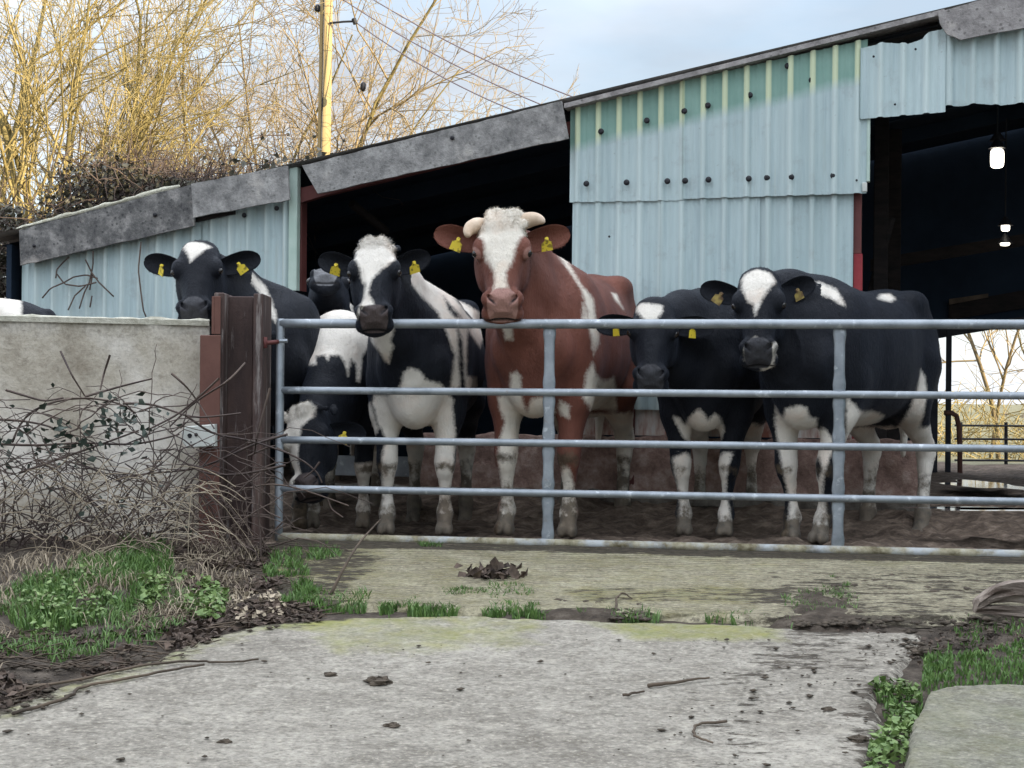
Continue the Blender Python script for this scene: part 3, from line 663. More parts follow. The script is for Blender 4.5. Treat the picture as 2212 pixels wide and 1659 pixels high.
m = MB(); fquad(m, [(2050, 655), (2330, 606), (2330, 648), (2050, 690)], DEPTH - .06, .05); m.build('back_beam', M['brown'], shed)
m = MB(); fquad(m, [(2050, 646), (2135, 634), (2135, 642), (2050, 658)], DEPTH - .09, .03); m.build('pale_rail', M['stick'], shed)
m = MB(); fquad(m, [(2008, 716), (2054, 708), (2330, 665), (2330, 682), (2054, 726), (2008, 734)], DEPTH - .12, .05); m.build('back_beam', M['dark'], shed)
for u0, u1, d, v1 in ((2003, 2026, 3.9, 1050), (2043, 2055, 3.9, 1046), (1975, 1990, 4.1, 1050)):
    m = MB(); fbox(m, u0, u1, 690, v1, d, .08, .004); m.build('post', M['dark'], shed)
for u0, u1, d in ((1893, 1911, 1.4), (1925, 1938, 3.0)):
    m = MB(); a, _ = SP((u0 + u1) / 2, 600, d); m.box(SW(a, float(zroof(a)) / 2 - .1, d), (.10, .10, float(zroof(a)) - .06), SAX, .006); m.build('post', M['brown'], shed)
for d in (1.1, 2.2, 3.3):
    m = MB(); a = [SW(.1, float(zroof(.1)) - .20, d), SW(S_END, float(zroof(S_END)) - .20, d), SW(S_END, float(zroof(S_END)) - .088, d), SW(.1, float(zroof(.1)) - .088, d)]
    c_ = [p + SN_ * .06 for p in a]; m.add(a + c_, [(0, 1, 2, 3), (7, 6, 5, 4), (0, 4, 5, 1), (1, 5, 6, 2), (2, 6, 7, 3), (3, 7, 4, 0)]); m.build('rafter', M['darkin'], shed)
m = MB(); fquad(m, [(1880, 560), (2212, 505), (2212, 530), (1880, 585)], 3.6, .06); m.build('tie_beam', M['brown'], shed)
m = MB(); m.tube([SW(*SP(1880, 640, 1.4), 1.4), SW(*SP(1925, 470, 1.4), 1.4)], .03, 6); m.build('brace', M['brown'], shed)
m = MB(); m.tube([SW(*SP(760, 440, .5), .5), SW(*SP(835, 500, .9), .9)], .03, 6); m.build('brace', M['brown'], shed)
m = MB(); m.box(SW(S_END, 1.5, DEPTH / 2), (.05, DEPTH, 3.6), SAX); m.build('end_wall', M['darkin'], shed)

# lit lamps under the shed roof
b = NB('lamp_glass'); b.fin((.9, .88, .8), .4); b.b.inputs['Emission Color'].default_value = (1, .93, .78, 1); b.b.inputs['Emission Strength'].default_value = 2.2; M['glow'] = b.m
def lamp(name, label, parts, d, hang):
    p = SW(*SP(*hang, d), d); t = thing(name, label, 'lamp', p, 'lit lamps under the shed roof')
    m = MB(); zr_ = float(zroof(SP(*hang, d)[0])) - .2; m.tube([p, V3(p[0], p[1], max(p[2] + .05, zr_))], .005, 6); m.build('flex', M['bolt'], t)
    m = MB(); m.tube([p + V3(0, 0, .02), p + V3(0, 0, -.005), p + V3(0, 0, -.05)], [.015, .03, .062], 12); m.build('holder', M['bolt'], t)
    for (u, v, wpx, hpx) in parts:
        c_ = SW(*SP(u, v, d), d); k = np.linalg.norm(c_[:2]) / F_PX; hw, hh = wpx / 2 * k, hpx / 2 * k
        m = MB(); zz = np.array([1, .93, .75, .4, 0, -.4, -.75, -.93, -1]); m.tube([c_ + V3(0, 0, hh * z_) for z_ in zz], np.array([.35, .72, .95, 1, 1, 1, .95, .75, .35]) * hw, 14); m.build('glass', M['glow'], t, True)
lamp('shed_lamp', 'largest glowing lamp, high under the shed roof', [(2154, 342, 27, 40)], 2.2, (2154, 306))
lamp('shed_lamp', 'small glowing lamp just above the largest lamp', [(2155, 297, 16, 9)], 2.6, (2155, 290))
lamp('shed_lamp', 'upper of the two small stacked lamps deep in the shed', [(2172, 489, 17, 20)], 3.2, (2172, 474))
lamp('shed_lamp', 'lower of the two small stacked lamps deep in the shed', [(2171, 523, 19, 15)], 3.3, (2171, 512))

# far gate, hoop and puddles beyond the shed
Yf = 15.0; fg = thing('far_gate', 'thin dark railed gate seen through the back of the shed', 'gate', W(2120, 1030, Yf))
for v in (919, 948, 972, 994, 1010, 1025):
    m = MB(); m.tube([W(2062, v, Yf), W(2420, v + 3, Yf - .1)], .012, 6); m.build('rail', M['bolt'], fg)
for u in (2075, 2173, 2300):
    m = MB(); m.tube([W(u, 912, Yf), W(u, 1040, Yf)], .018, 6); m.build('upright', M['bolt'], fg)
hp = thing('cubicle_hoop', 'pale bent tube hoop standing by the back opening of the shed', 'rail', W(2070, 1050, 12.6))
m = MB(); m.tube([W(2074, 1046, 12.6), W(2073, 960, 12.6), W(2071, 920, 12.6), W(2066, 898, 12.6), W(2056, 892, 12.6), W(2040, 892, 12.6)], .022, 8); m.build('tube', M['plate'], hp, True)
b = NB('puddle_water'); M['water'] = b.fin((.05, .055, .06), .06, b.bump(b.noise(6, 3), .03, .01), spec=.8)
def puddle(u, v, wd, dp, label):
    d = ray(u, v); Y = (ZC - .15) / -d[2]; c_ = W(u, v, Y); vs = []; N = 26
    for i in range(N):
        a_ = 2 * math.pi * i / N; r_ = 1 + .25 * math.sin(3 * a_ + u) + .15 * math.sin(5 * a_)
        vs.append((c_[0] + wd * r_ * math.cos(a_), c_[1] + dp * r_ * math.sin(a_), .15))
    o = mk('puddle', vs, [tuple(range(N))], M['water']); o['kind'] = 'structure'
puddle(2128, 1047, .22, .5, ''); puddle(2200, 1100, .55, .12, ''); puddle(2150, 1098, .3, .10, '')

# added barn, out of frame to the right, put there to shade the yard and shed
nbn = thing('sun_blocker', 'tall barn added out of view beside the drive to keep the low sun off the yard', 'blocker', (12.4, -4, -.6))
m = MB()
for i in range(80):
    y0 = -18 + i * .375; m.box((12.0 + (.02 if i % 2 else 0), y0 + .1875, 2.3), (.03, .375, 7.2))
m.build('wall', M['sheet'], nbn)
m = MB(); m.box((12.4, -3, 5.95), (1.2, 30.4, .12)); m.build('eave', M['roof'], nbn)
# ================================================================== cattle
class Field:
    def __init__(s, xs, ys, zs_):
        s.x = xs.astype(np.float32); s.y = ys.astype(np.float32); s.z = zs_.astype(np.float32)
        s.F = np.full((len(xs), len(ys), len(zs_)), 1.0, np.float32)
    def sub(s, lo, hi):
        sl = []
        for a, l, h in ((s.x, lo[0], hi[0]), (s.y, lo[1], hi[1]), (s.z, lo[2], hi[2])):
            i0 = max(0, int(np.searchsorted(a, l)) - 1); i1 = min(len(a), int(np.searchsorted(a, h)) + 1); sl.append(slice(i0, max(i1, i0 + 1)))
        return tuple(sl), s.x[sl[0]][:, None, None], s.y[sl[1]][None, :, None], s.z[sl[2]][None, None, :]
    def put(s, sl, d, k, mode='u'):
        a = s.F[sl]
        if mode == 'u':
            h = np.clip(.5 + .5 * (a - d) / k, 0, 1); s.F[sl] = a * (1 - h) + d * h - k * h * (1 - h)
        else:
            d = -d; h = np.clip(.5 - .5 * (a - d) / k, 0, 1); s.F[sl] = a * (1 - h) + d * h + k * h * (1 - h)
    def cone(s, p0, p1, r0, r1, k=.04, sx=1.0, mode='u'):
        p0 = np.asarray(p0, np.float32); p1 = np.asarray(p1, np.float32); m = max(r0, r1) * max(1, sx) + k + .03
        sl, X, Y, Z = s.sub(np.minimum(p0, p1) - m, np.maximum(p0, p1) + m); d = p1 - p0; dd = float(d @ d) + 1e-9
        t = np.clip(((X - p0[0]) * d[0] + (Y - p0[1]) * d[1] + (Z - p0[2]) * d[2]) / dd, 0, 1)
        q = np.sqrt(((X - p0[0] - t * d[0]) / sx) ** 2 + (Y - p0[1] - t * d[1]) ** 2 + (Z - p0[2] - t * d[2]) ** 2) - (r0 + (r1 - r0) * t)
        s.put(sl, q, k, mode)
    def ell(s, c, r, A=None, k=.04, mode='u'):
        c = np.asarray(c, np.float32); r = np.asarray(r, np.float32); A = np.eye(3, dtype=np.float32) if A is None else np.asarray(A, np.float32)
        m = float(r.max()) + k + .03; sl, X, Y, Z = s.sub(c - m, c + m); X = X - c[0]; Y = Y - c[1]; Z = Z - c[2]
        q = [A[i][0] * X + A[i][1] * Y + A[i][2] * Z for i in range(3)]
        k0 = np.sqrt(sum((q[i] / r[i]) ** 2 for i in range(3))); k1 = np.sqrt(sum((q[i] / r[i] ** 2) ** 2 for i in range(3))) + 1e-6
        s.put(sl, k0 * (k0 - 1) / k1, k, mode)
    def loft(s, O, A, tab, p=2.4, k=.04):
        """A rows: lateral, along, normal. tab rows: along, half width, top, bottom"""
        O = np.asarray(O, np.float32); A = np.asarray(A, np.float32); tab = np.asarray(tab, float)
        t0, t1 = tab[0, 0], tab[-1, 0]; tt = np.linspace(t0, t1, 240); D = [np.interp(tt, tab[:, 0], tab[:, i]) for i in (1, 2, 3)]
        ker = np.hanning(23); ker /= ker.sum()
        D = [np.convolve(np.pad(q, 11, mode='edge'), ker, 'valid') for q in D]
        R_ = max(np.abs(tab[:, 1:]).max(), 0) + k + .04
        c = [O + A[1] * t0, O + A[1] * t1]; lo = np.minimum(*c) - R_; hi = np.maximum(*c) + R_
        sl, X, Y, Z = s.sub(lo, hi); X = X - O[0]; Y = Y - O[1]; Z = Z - O[2]
        u, v, n = [A[i][0] * X + A[i][1] * Y + A[i][2] * Z for i in range(3)]
        w_, tp, bt = [np.interp(v, tt, q).astype(np.float32) for q in D]; cc = (tp + bt) / 2; hh = (tp - bt) / 2
        q = ((np.abs(u) / w_) ** p + (np.abs(n - cc) / hh) ** p) ** (1 / p)
        d = (q - 1) * np.minimum(w_, hh); d = np.maximum(d, np.maximum(v - t1, t0 - v)); s.put(sl, d, k)
    def mesh(s):
        F = s.F; ins = F < 0
        cnt = np.zeros(tuple(n - 1 for n in F.shape), np.int8)
        for a in (0, 1):
            for b_ in (0, 1):
                for c in (0, 1): cnt += ins[a:F.shape[0] - 1 + a, b_:F.shape[1] - 1 + b_, c:F.shape[2] - 1 + c]
        act = (cnt > 0) & (cnt < 8); I = np.argwhere(act); vid = np.full(act.shape, -1, np.int64); vid[act] = np.arange(len(I))
        acc = np.zeros((len(I), 3)); num = np.zeros(len(I)); C = (s.x, s.y, s.z)
        cor = [(a, b_, c) for a in (0, 1) for b_ in (0, 1) for c in (0, 1)]
        for c0 in cor:
            for ax in range(3):
                if c0[ax]: continue
                c1 = list(c0); c1[ax] = 1
                i0 = I + np.array(c0); i1 = I + np.array(c1); f0 = F[tuple(i0.T)]; f1 = F[tuple(i1.T)]; mk_ = (f0 < 0) != (f1 < 0)
                t = np.where(mk_, f0 / np.where(mk_, f0 - f1, 1), 0)
                P = np.stack([C[j][i0[:, j]] + (C[j][i1[:, j]] - C[j][i0[:, j]]) * (t if j == ax else 0) for j in range(3)], 1)
                acc += P * mk_[:, None]; num += mk_
        V = acc / num[:, None]; Q = []
        for ax in range(3):
            o1, o2 = (ax + 1) % 3, (ax + 2) % 3
            a = np.take(ins, range(F.shape[ax] - 1), ax); b_ = np.take(ins, range(1, F.shape[ax]), ax)
            E = np.argwhere(a != b_); E = E[(E[:, o1] > 0) & (E[:, o2] > 0) & (E[:, o1] < F.shape[o1] - 1) & (E[:, o2] < F.shape[o2] - 1)]
            sgn = a[tuple(E.T)]; q = []
            for d1, d2 in ((-1, -1), (0, -1), (0, 0), (-1, 0)):
                e = E.copy(); e[:, o1] += d1; e[:, o2] += d2; q.append(vid[tuple(e.T)])
            q = np.stack(q, 1); q[~sgn] = q[~sgn][:, ::-1]; Q.append(q)
        Q = np.concatenate(Q); Q = Q[(Q >= 0).all(1)]
        return V, Q

def graded(lo, hi, coarse, fine, f0, f1):
    a = []; x = lo
    while x < hi:
        a.append(x); dist = max(f0 - x, x - f1, 0); x += min(coarse, fine + dist * .18)
    return np.array(a)

def coatmat(name, dark, white=(.74, .69, .61), nose=(.045, .045, .050), sheen=.05):
    b = NB(name)
    e = b.math('MULTIPLY', b.math('SUBTRACT', b.noise(55, 5, .75), .5), .034); e2 = b.math('MULTIPLY', b.math('SUBTRACT', b.noise(14, 3), .5), .018)
    wm = b.ramp(b.math('ADD', b.math('MULTIPLY', b.math('ADD', b.math('ADD', b.attr('white'), e), e2), 45.0), .5), [(.0, 0.0), (1.0, 1.0)])
    fur = b.noise(7, 6, .6, b.obj((1, 1, .45))); dk = b.ramp(fur, [(.3, tuple(q * .78 for q in dark)), (.7, tuple(min(1, q * 1.28) for q in dark))])
    wh = b.ramp(b.noise(6, 5, .6), [(.32, tuple(q * .80 for q in white)), (.62, white)])
    wh = b.mix(b.math('MULTIPLY', b.ramp(b.noise(5, 4), [(.5, 0.0), (.7, 1.0)]), .5), wh, (white[0] * .93, white[1] * .76, white[2] * .66))
    c = b.mix(wm, dk, wh)
    df = b.math('ADD', b.attr('dung'), b.math('MULTIPLY', b.math('SUBTRACT', b.noise(10, 6, .68), .5), 1.7))
    c = b.mix(b.ramp(df, [(.42, 0.0), (.72, .88)]), c, b.ramp(b.noise(25, 4), [(.3, (.040, .030, .019)), (.7, (.135, .102, .066))]))
    c = b.mix(b.ramp(b.attr('nose'), [(.3, 0.0), (.7, 1.0)]), c, b.mix(b.ramp(b.noise(24, 4, .6), [(.55, 0.0), (.68, .6)]), nose, tuple(q * .45 for q in nose)))
    c = b.mix(b.ramp(b.attr('inner'), [(.3, 0.0), (.8, .8)]), c, tuple(min(1, .004 + q * 1.15) for q in dark))
    c = b.mix(b.ramp(b.attr('black'), [(.3, 0.0), (.7, .97)]), c, (.008, .007, .008))
    h = b.math('ADD', b.noise(120, 3, .7, b.obj((1, 1, .3))), b.math('MULTIPLY', b.noise(30, 5, .65, b.obj((1, 1, .4))), 1.0))
    ro = b.mix(b.ramp(b.attr('nose'), [(.3, 0.0), (.7, 1.0)]), (.62, .62, .62), (.36, .36, .36))
    b.fin(c, ro, b.bump(h, .55, .010, b.bump(b.noise(9, 3, .5), .35, .03)), spec=.16)
    b.b.inputs['Sheen Weight'].default_value = sheen; b.b.inputs['Sheen Roughness'].default_value = .45; b.b.inputs['Sheen Tint'].default_value = (.62, .74, 1.0, 1)
    return b.m
M['coat_black'] = coatmat('black_white_hide', (.0065, .0078, .0115))
M['coat_red'] = coatmat('red_white_hide', (.150, .057, .039), (.76, .70, .60), (.36, .20, .165), .05)
M['coat_greynose'] = coatmat('black_white_hide_grey_nose', (.0065, .0078, .0115), nose=(.14, .14, .145))
M['coat_pinknose'] = coatmat('black_white_hide_pink_nose', (.0065, .0078, .0115), nose=(.075, .058, .055))
b = NB('cow_eye'); M['eye'] = b.fin((.012, .008, .006), .06, spec=.7)
M['horn'] = simple('pale_horn', (.42, .30, .20), (.66, .53, .40), 9, .5, .3, .005)
b = NB('tag_yellow'); M['tag'] = b.fin(b.mix(b.ramp(b.noise(45, 3), [(.54, 0.0), (.60, .75)]), (.80, .62, .05), (.16, .11, .02)), .5)
b = NB('tag_dirty'); M['tagdirty'] = b.fin(b.ramp(b.noise(28, 4), [(.4, (.13, .075, .04)), (.62, (.42, .32, .09))]), .7)
M['curl'] = simple('cream_curls', (.52, .46, .36), (.76, .71, .60), 20, .8, .1, .003)
M['curl_dark'] = simple('dark_curls', (.015, .015, .02), (.03, .03, .035), 20, .8, .1, .003)
M['curl_ginger'] = simple('ginger_curls', (.30, .17, .10), (.52, .36, .25), 20, .8, .1, .003)

HEAD_TAB = [(-.060, .045, .03, -.06), (-.035, .085, .058, -.11), (.02, .104, .076, -.14), (.08, .114, .087, -.165), (.15, .118, .086, -.18), (.20, .112, .078, -.185), (.26, .094, .068, -.170),
            (.33, .077, .058, -.140), (.40, .070, .052, -.112), (.45, .078, .052, -.098), (.485, .077, .044, -.086), (.512, .064, .028, -.074), (.532, .040, .004, -.056)]
TRUNK = [(-.885, .07, 1.24, 1.02), (-.85, .15, 1.33, .92), (-.72, .215, 1.385, .80), (-.55, .262, 1.405, .70), (-.35, .295, 1.375, .645), (-.1, .335, 1.355, .605),
         (.15, .325, 1.365, .60), (.35, .285, 1.395, .60), (.50, .24, 1.39, .62), (.64, .19, 1.31, .66), (.74, .13, 1.20, .74), (.79, .06, 1.08, .86)]
def head_frame(az, pitch, roll):
    h = V3(math.sin(az), -math.cos(az), 0); F_ = h * math.cos(pitch) - V3(0, 0, 1) * math.sin(pitch); N_ = h * math.sin(pitch) + V3(0, 0, 1) * math.cos(pitch)
    Rl = np.cross(F_, N_)                      # lateral
    if roll:
        q = np.array(Matrix.Rotation(roll, 3, Vector(h))); F_, N_, Rl = q @ F_, q @ N_, q @ Rl
    if Rl @ V3(1, 0, 0) < 0 and abs(az) < 1.6: Rl = -Rl    # +lateral = image right
    return np.array([Rl, F_, N_])
COWS = {}
def leaf_ear(P0, dirx, up, front, L_, Wd, droop, n1_=13, n2_=11):
    """cupped leaf with thickness"""
    v = []; f = []
    for side in (0, 1):
        for i in range(n1_):
            a = math.sin(i / (n1_ - 1) * math.pi / 2) ** .9; q_ = (a - .62) / (.38 if a > .62 else .655); wdt = Wd * math.sqrt(max(0, 1 - abs(q_) ** 2.0)) + .003
            wdt = max(wdt, .030 * (1 - a) ** 2 * 1.2 + .004)
            for j in range(n2_):
                t = -1 + 2 * j / (n2_ - 1)
                cup = .055 * (1 - t * t) * math.sin(math.pi * min(1, a * .8 + .15)) 
                th = (.005 + .008 * (1 - t * t) * (1 - a)) * (1 if side else -1) * (1 - .8 * abs(t) ** 4)
                p = P0 + dirx * L_ * a + up * (wdt * t * (1.0 if t > 0 else 1.15)) - up * droop * a * a - front * (cup + th - .02 * a)
                v.append(p)
    n = n1_ * n2_
    for side in (0, 1):
        for i in range(n1_ - 1):
            for j in range(n2_ - 1):
                q = [side * n + i * n2_ + j, side * n + (i + 1) * n2_ + j, side * n + (i + 1) * n2_ + j + 1, side * n + i * n2_ + j + 1]
                f.append(q if side else q[::-1])
    rim = [i * n2_ for i in range(n1_)] + [(n1_ - 1) * n2_ + j for j in range(1, n2_)] + [i * n2_ + n2_ - 1 for i in range(n1_ - 2, -1, -1)]
    for a, b_ in zip(rim[:-1], rim[1:]): f.append([a, b_, n + b_, n + a])
    inner = [1.0 if (k < n and 0 < (k % n2_) < n2_ - 1) else 0.0 for k in range(2 * n)]
    return v, f, inner

def coat_hair(root, V, Q, nb, at, ishead, fs, fx, A, h, toW, vW, N, fluff, mat, seed, hoof):
    rg = np.random.default_rng(seed + 900)
    Qb = Q; a, b_, c, d = [V[Qb[:, i]] for i in range(4)]
    nn = np.cross(c - a, d - b_); ar = np.linalg.norm(nn, axis=1) + 1e-12; nn = nn / ar[:, None]
    wgt = ar.copy(); wgt[ishead[Qb[:, 0]]] *= 1.6; wgt[Qb[:, 0] >= nb] *= 3.0; cum = np.cumsum(wgt); pk = np.searchsorted(cum, rg.uniform(0, cum[-1], N)); 
    extra = np.array([], int)
    if fluff:
        q0 = Qb[:, 0]; m_ = ishead[q0] & (fs[q0] < fluff[3]) & (np.abs(fx[q0]) < .12) & (at['white'][q0] > -.01); id_ = np.where(m_)[0]
        if len(id_): extra = rg.choice(id_, 2600)
    def strands(pk, L0, W0, lift, rand):
        n = len(pk); r1, r2 = rg.uniform(0, 1, (n, 1)), rg.uniform(0, 1, (n, 1)); q = Qb[pk]
        P = (V[q[:, 0]] * (1 - r1) + V[q[:, 1]] * r1) * (1 - r2) + (V[q[:, 3]] * (1 - r1) + V[q[:, 2]] * r1) * r2; nr = nn[pk]
        fl = np.where(ishead[q[:, 0]][:, None], A[1][None] * .8, np.array([[0, -.55, -.8]])) + rg.normal(0, rand, (n, 3)); fl -= nr * (fl * nr).sum(1)[:, None]; fl /= np.linalg.norm(fl, axis=1)[:, None] + 1e-9
        sd = np.cross(nr, fl); L_ = (L0 * rg.uniform(.5, 1.3, n))[:, None]; tip = P + fl * L_ + nr * L_ * (lift * rg.uniform(.4, 1.4, n))[:, None]; P = P - nr * .001
        ok = (at['nose'][q[:, 0]] < .2) & (hoof[q[:, 0]] < .5) & (at['black'][q[:, 0]] < .2)
        T = np.stack([P - sd * W0, P + sd * W0, tip], 1)[ok]; return T, q[:, 0][ok]
    T, q0 = strands(pk, .015, .0011, .30, .28)
    if len(extra):
        T2, q2 = strands(extra, .019, .0014, .38, .9); T = np.concatenate([T, T2]); q0 = np.concatenate([q0, q2])
    P = T.reshape(-1, 3); Pw = np.array([toW(p_) for p_ in P[:1]]); Pw = vW(P.T * 1.0).T * np.linalg.norm(toW((1, 0, 0)) - toW((0, 0, 0))) + toW((0, 0, 0))
    o = mk('coat_hair', Pw, np.arange(len(P)).reshape(-1, 3), mat, root, False, {k_: np.repeat(v_[q0], 3) for k_, v_ in at.items()}, 'stuff')

def cow(key, label, base, yaw, sc, head, az, pitch, roll, hs, coat, mat, regions, feet=None, ears=((1, 0, 0), (1, 0, 0)), tags=('tag', 'tag'), horns=None, curls=None, seed=0,
        nose_s=.425, headless=False, dirty=.85, fat=1.0, tail=True, eyes=True, neckbase=(.0, .0), fine=.0085, fluff=None, eyerim=False, hairs=42000):
    """base: world xy under the trunk centre; head: world point of the poll (s=0) on the head axis"""
    cy_, sy_ = math.cos(yaw), math.sin(yaw); RZm = np.array([[cy_, -sy_, 0], [sy_, cy_, 0], [0, 0, 1]])
    zb = float(base[2]) if len(base) > 2 else 0.0
    B = V3(base[0], base[1], zb); toL = lambda p: (RZm.T @ (np.asarray(p, float) - B)) / sc
    az = az + math.atan2(-head[0], head[1]); LS = .86
    HA = head_frame(az, pitch, roll); A = HA @ RZm           # rows in local frame (RZm.T @ row)
    H = toL(head); h = hs / sc
    mz = H + A[1] * .5 * h
    lo = np.minimum(np.array([-.52, -1.12, -.18]), np.minimum(H, mz) - .34); hi = np.maximum(np.array([.52, .95, 1.52]), np.maximum(H, mz) + .34)
    hl = np.minimum(H, mz) - .13; hh_ = np.maximum(H, mz) + .13
    co = .021; fi = fine / sc
    fld = Field(graded(lo[0], hi[0], .019, fi, hl[0], hh_[0]), graded(lo[1], hi[1], co, fi, hl[1], hh_[1]), graded(lo[2], hi[2], co, fi, hl[2], hh_[2]))
    tr = np.array(TRUNK); tr[:, 1] *= fat
    fld.loft((0, 0, 0), np.eye(3), tr, 2.3, .03)
    for sx in (-1, 1):
        fld.ell((sx * .205 * fat, -.50, 1.32), (.05, .10, .05), k=.11)                       # hooks
        fld.ell((sx * .09, -.83, 1.22), (.05, .05, .07), k=.09)                              # pins
        fld.ell((sx * .185 * fat, .44, .98), (.105, .19, .34), k=.08)                        # shoulder
        fld.ell((sx * .165, -.62, .97), (.125, .22, .33), k=.08)                             # thigh
        fld.ell((sx * .12, .68, .93), (.08, .09, .12), k=.06)                                # point of shoulder
    fld.ell((0, .63, .73), (.10, .13, .13), k=.09)                                           # brisket
    fld.ell((0, -.62, .68), (.13, .16, .10), k=.08)                                          # udder / flank fold
    ft = feet or {}
    hoofs = []
    def leg(sx, nm, pts):
        dx, dy, dz = ft.get(nm, (0, 0, 0)); zt = pts[0][2]; q = []
        for (x, y, z, r_) in pts:
            t = 1 - z / zt; t = max(0, t); q.append((sx * x + dx * t, y + dy * t, z + dz * t, r_))
        for a, b_ in zip(q[:-1], q[1:]): fld.cone(a[:3], b_[:3], a[3], b_[3], .022 if a[2] < .6 else .05)
        for cx_ in (-.026, .026):
            fld.ell((q[-1][0] + cx_, q[-1][1] + .012, q[-1][2] - .015), (.027, .056, .036), k=.010)
            fld.ell((q[-3][0] + cx_ * .8, q[-3][1] - .045, q[-3][2] - .01), (.013, .014, .016), k=.012)
        hoofs.append(q[-1])
    for sx, nm in ((-1, 'fl'), (1, 'fr')):
        leg(sx, nm, [(.185, .46, .86, .105), (.175, .50, .68, .085), (.165, .53, .47, .056), (.163, .545, .41, .057), (.163, .545, .36, .048), (.163, .53, .30, .034), (.163, .525, .18, .031), (.163, .525, .125, .046), (.163, .545, .080, .037), (.163, .555, .045, .040)])
    for sx, nm in ((-1, 'hl'), (1, 'hr')):
        leg(sx, nm, [(.17, -.56, .95, .16), (.185, -.47, .76, .115), (.175, -.63, .62, .072), (.168, -.775, .52, .054), (.168, -.80, .47, .055), (.168, -.785, .40, .043), (.168, -.76, .24, .034), (.168, -.75, .14, .047), (.168, -.725, .085, .039), (.168, -.71, .05, .041)])
    if tail:
        pts = [(0, -.86, 1.30, .04), (0, -.93, 1.22, .03), (0, -.945, 1.0, .022), (.01, -.94, .75, .018), (.015, -.935, .60, .03), (.02, -.93, .42, .016)]
        for a, b_ in zip(pts[:-1], pts[1:]): fld.cone(a[:3], b_[:3], a[3], b_[3], .03)
    # neck
    nk = V3(neckbase[0], neckbase[1], 0)
    hp = lambda s_, n_, x_=0: H + A[1] * s_ * h * LS + A[2] * n_ * h + A[0] * x_ * h
    mid = lambda a, b_, t, up: a * (1 - t) + b_ * t + V3(0, 0, up)
    c0 = V3(0, .42, 1.24) + nk; c1 = hp(-.005, -.075)
    fld.cone(c0, mid(c0, c1, .5, .02), .155, .12, .07); fld.cone(mid(c0, c1, .5, .02), c1, .12, .085 * h, .06)
    m0 = V3(0, .50, 1.05) + nk; m1 = hp(.07, -.10)
    fld.cone(m0, mid(m0, m1, .5, 0), .20, .145, .07); fld.cone(mid(m0, m1, .5, 0), m1, .145, .10 * h, .06)
    t0 = V3(0, .60, .84) + nk; t1 = hp(.17, -.14)
    fld.cone(t0, mid(t0, t1, .55, -.03), .135, .095, .07); fld.cone(mid(t0, t1, .55, -.03), t1, .095, .075 * h, .06)
    # head
    tab = np.array(HEAD_TAB) * h; tab[:, 0] *= LS; fld.loft(H, A, tab, 2.7, .022)
    E = lambda x_, s_, n_, r_, k_=.02, mode='u': fld.ell(hp(s_, n_, x_), np.array(r_) * h, A, k_ * h, mode)
    E(0, -.005, -.02, (.085, .05, .075), .04)                                    # poll
    for sx in (-1, 1):
        E(sx * .098, .165, .040, (.034, .050, .034), .025)                          # brow / orbit
        E(sx * .106, .196, .026, (.021, .027, .025), .015)                          # lid
        E(sx * .082, .20, -.11, (.035, .10, .075), .05)                             # cheek
        E(sx * .058, .462, .022, (.036, .036, .030), .03)                           # nostril wing
        E(sx * .064, .505, -.050, (.030, .032, .035), .03)                          # lip
    E(0, .512, -.085, (.058, .030, .032), .03)                                      # chin
    E(0, .30, .052, (.032, .16, .014), .03)                                         # nose bridge
    for sx in (-1, 1):
        E(sx * .036, .494, .050, (.010, .012, .020), .008, 's')
        E(sx * .049, .480, .050, (.010, .014, .018), .008, 's')
        E(sx * .060, .464, .040, (.007, .014, .012), .008, 's')
    E(0, .548, -.048, (.075, .018, .0055), .008, 's')                               # mouth slit
    if fluff:
        rf = random.Random(seed + 77)
        for i in range(fluff[0]):
            x_ = rf.gauss(0, fluff[1]); s_ = rf.uniform(fluff[2], fluff[3]); n_ = .080 - abs(x_) ** 1.6 * 1.2 + min(0, s_ + .01) * .9
            E(x_, s_, n_, (rf.uniform(.012, .024), rf.uniform(.014, .030), rf.uniform(.008, .014)), .014)
    V, Q = fld.mesh(); nb = len(V)
    inner = np.zeros(nb)
    # ears joined into the same skin
    exv, exf, exi = [], [], []; off = nb; tagpos = []
    for sx, (ln, up_, fwd) in zip((-1, 1), ears):
        if ln <= 0: tagpos.append(None); continue
        dx_ = nrm(A[0] * sx + A[1] * (.10 - up_) * 1.0 - A[2] * .15 + A[2] * fwd)
        hz = toL(np.asarray(head) + V3(0, 0, 1)) - H; fr = nrm(toL(np.asarray(head) + V3(math.sin(az), -math.cos(az), 0)) - H)
        upv = nrm(hz - dx_ * (hz @ dx_)); frv = nrm(np.cross(dx_, upv)); frv = frv if frv @ fr > 0 else -frv
        P0 = hp(.085, -.055, sx * .078)
        v, f, ii = leaf_ear(P0, dx_, upv, frv, .255 * h * ln, .051 * h, .015 * h)
        exv += v; exf += [[q + off for q in r_] for r_ in f]; exi += ii; off += len(v)
        tagpos.append((P0 + dx_ * .125 * h * ln - upv * .030 * h + frv * .002 * h, dx_, upv, frv))
    if exv: V = np.concatenate([V, np.array(exv)]); Q = np.concatenate([Q, np.array(exf)]); inner = np.concatenate([inner, exi])
    # coat
    q = V - H; fx, fs, fn = [(q @ A[i]) / h for i in range(3)]; fs = fs / LS
    ishead = (fs > -.09) & (fs < .60) & (np.abs(fx) < .30) & (fn > -.21) & (fn < .17) & (np.arange(len(V)) < nb)
    white = np.full(len(V), -.2)
    camL = toL(V3(0, 0, ZC)); th0 = math.atan2(-camL[0], camL[1])
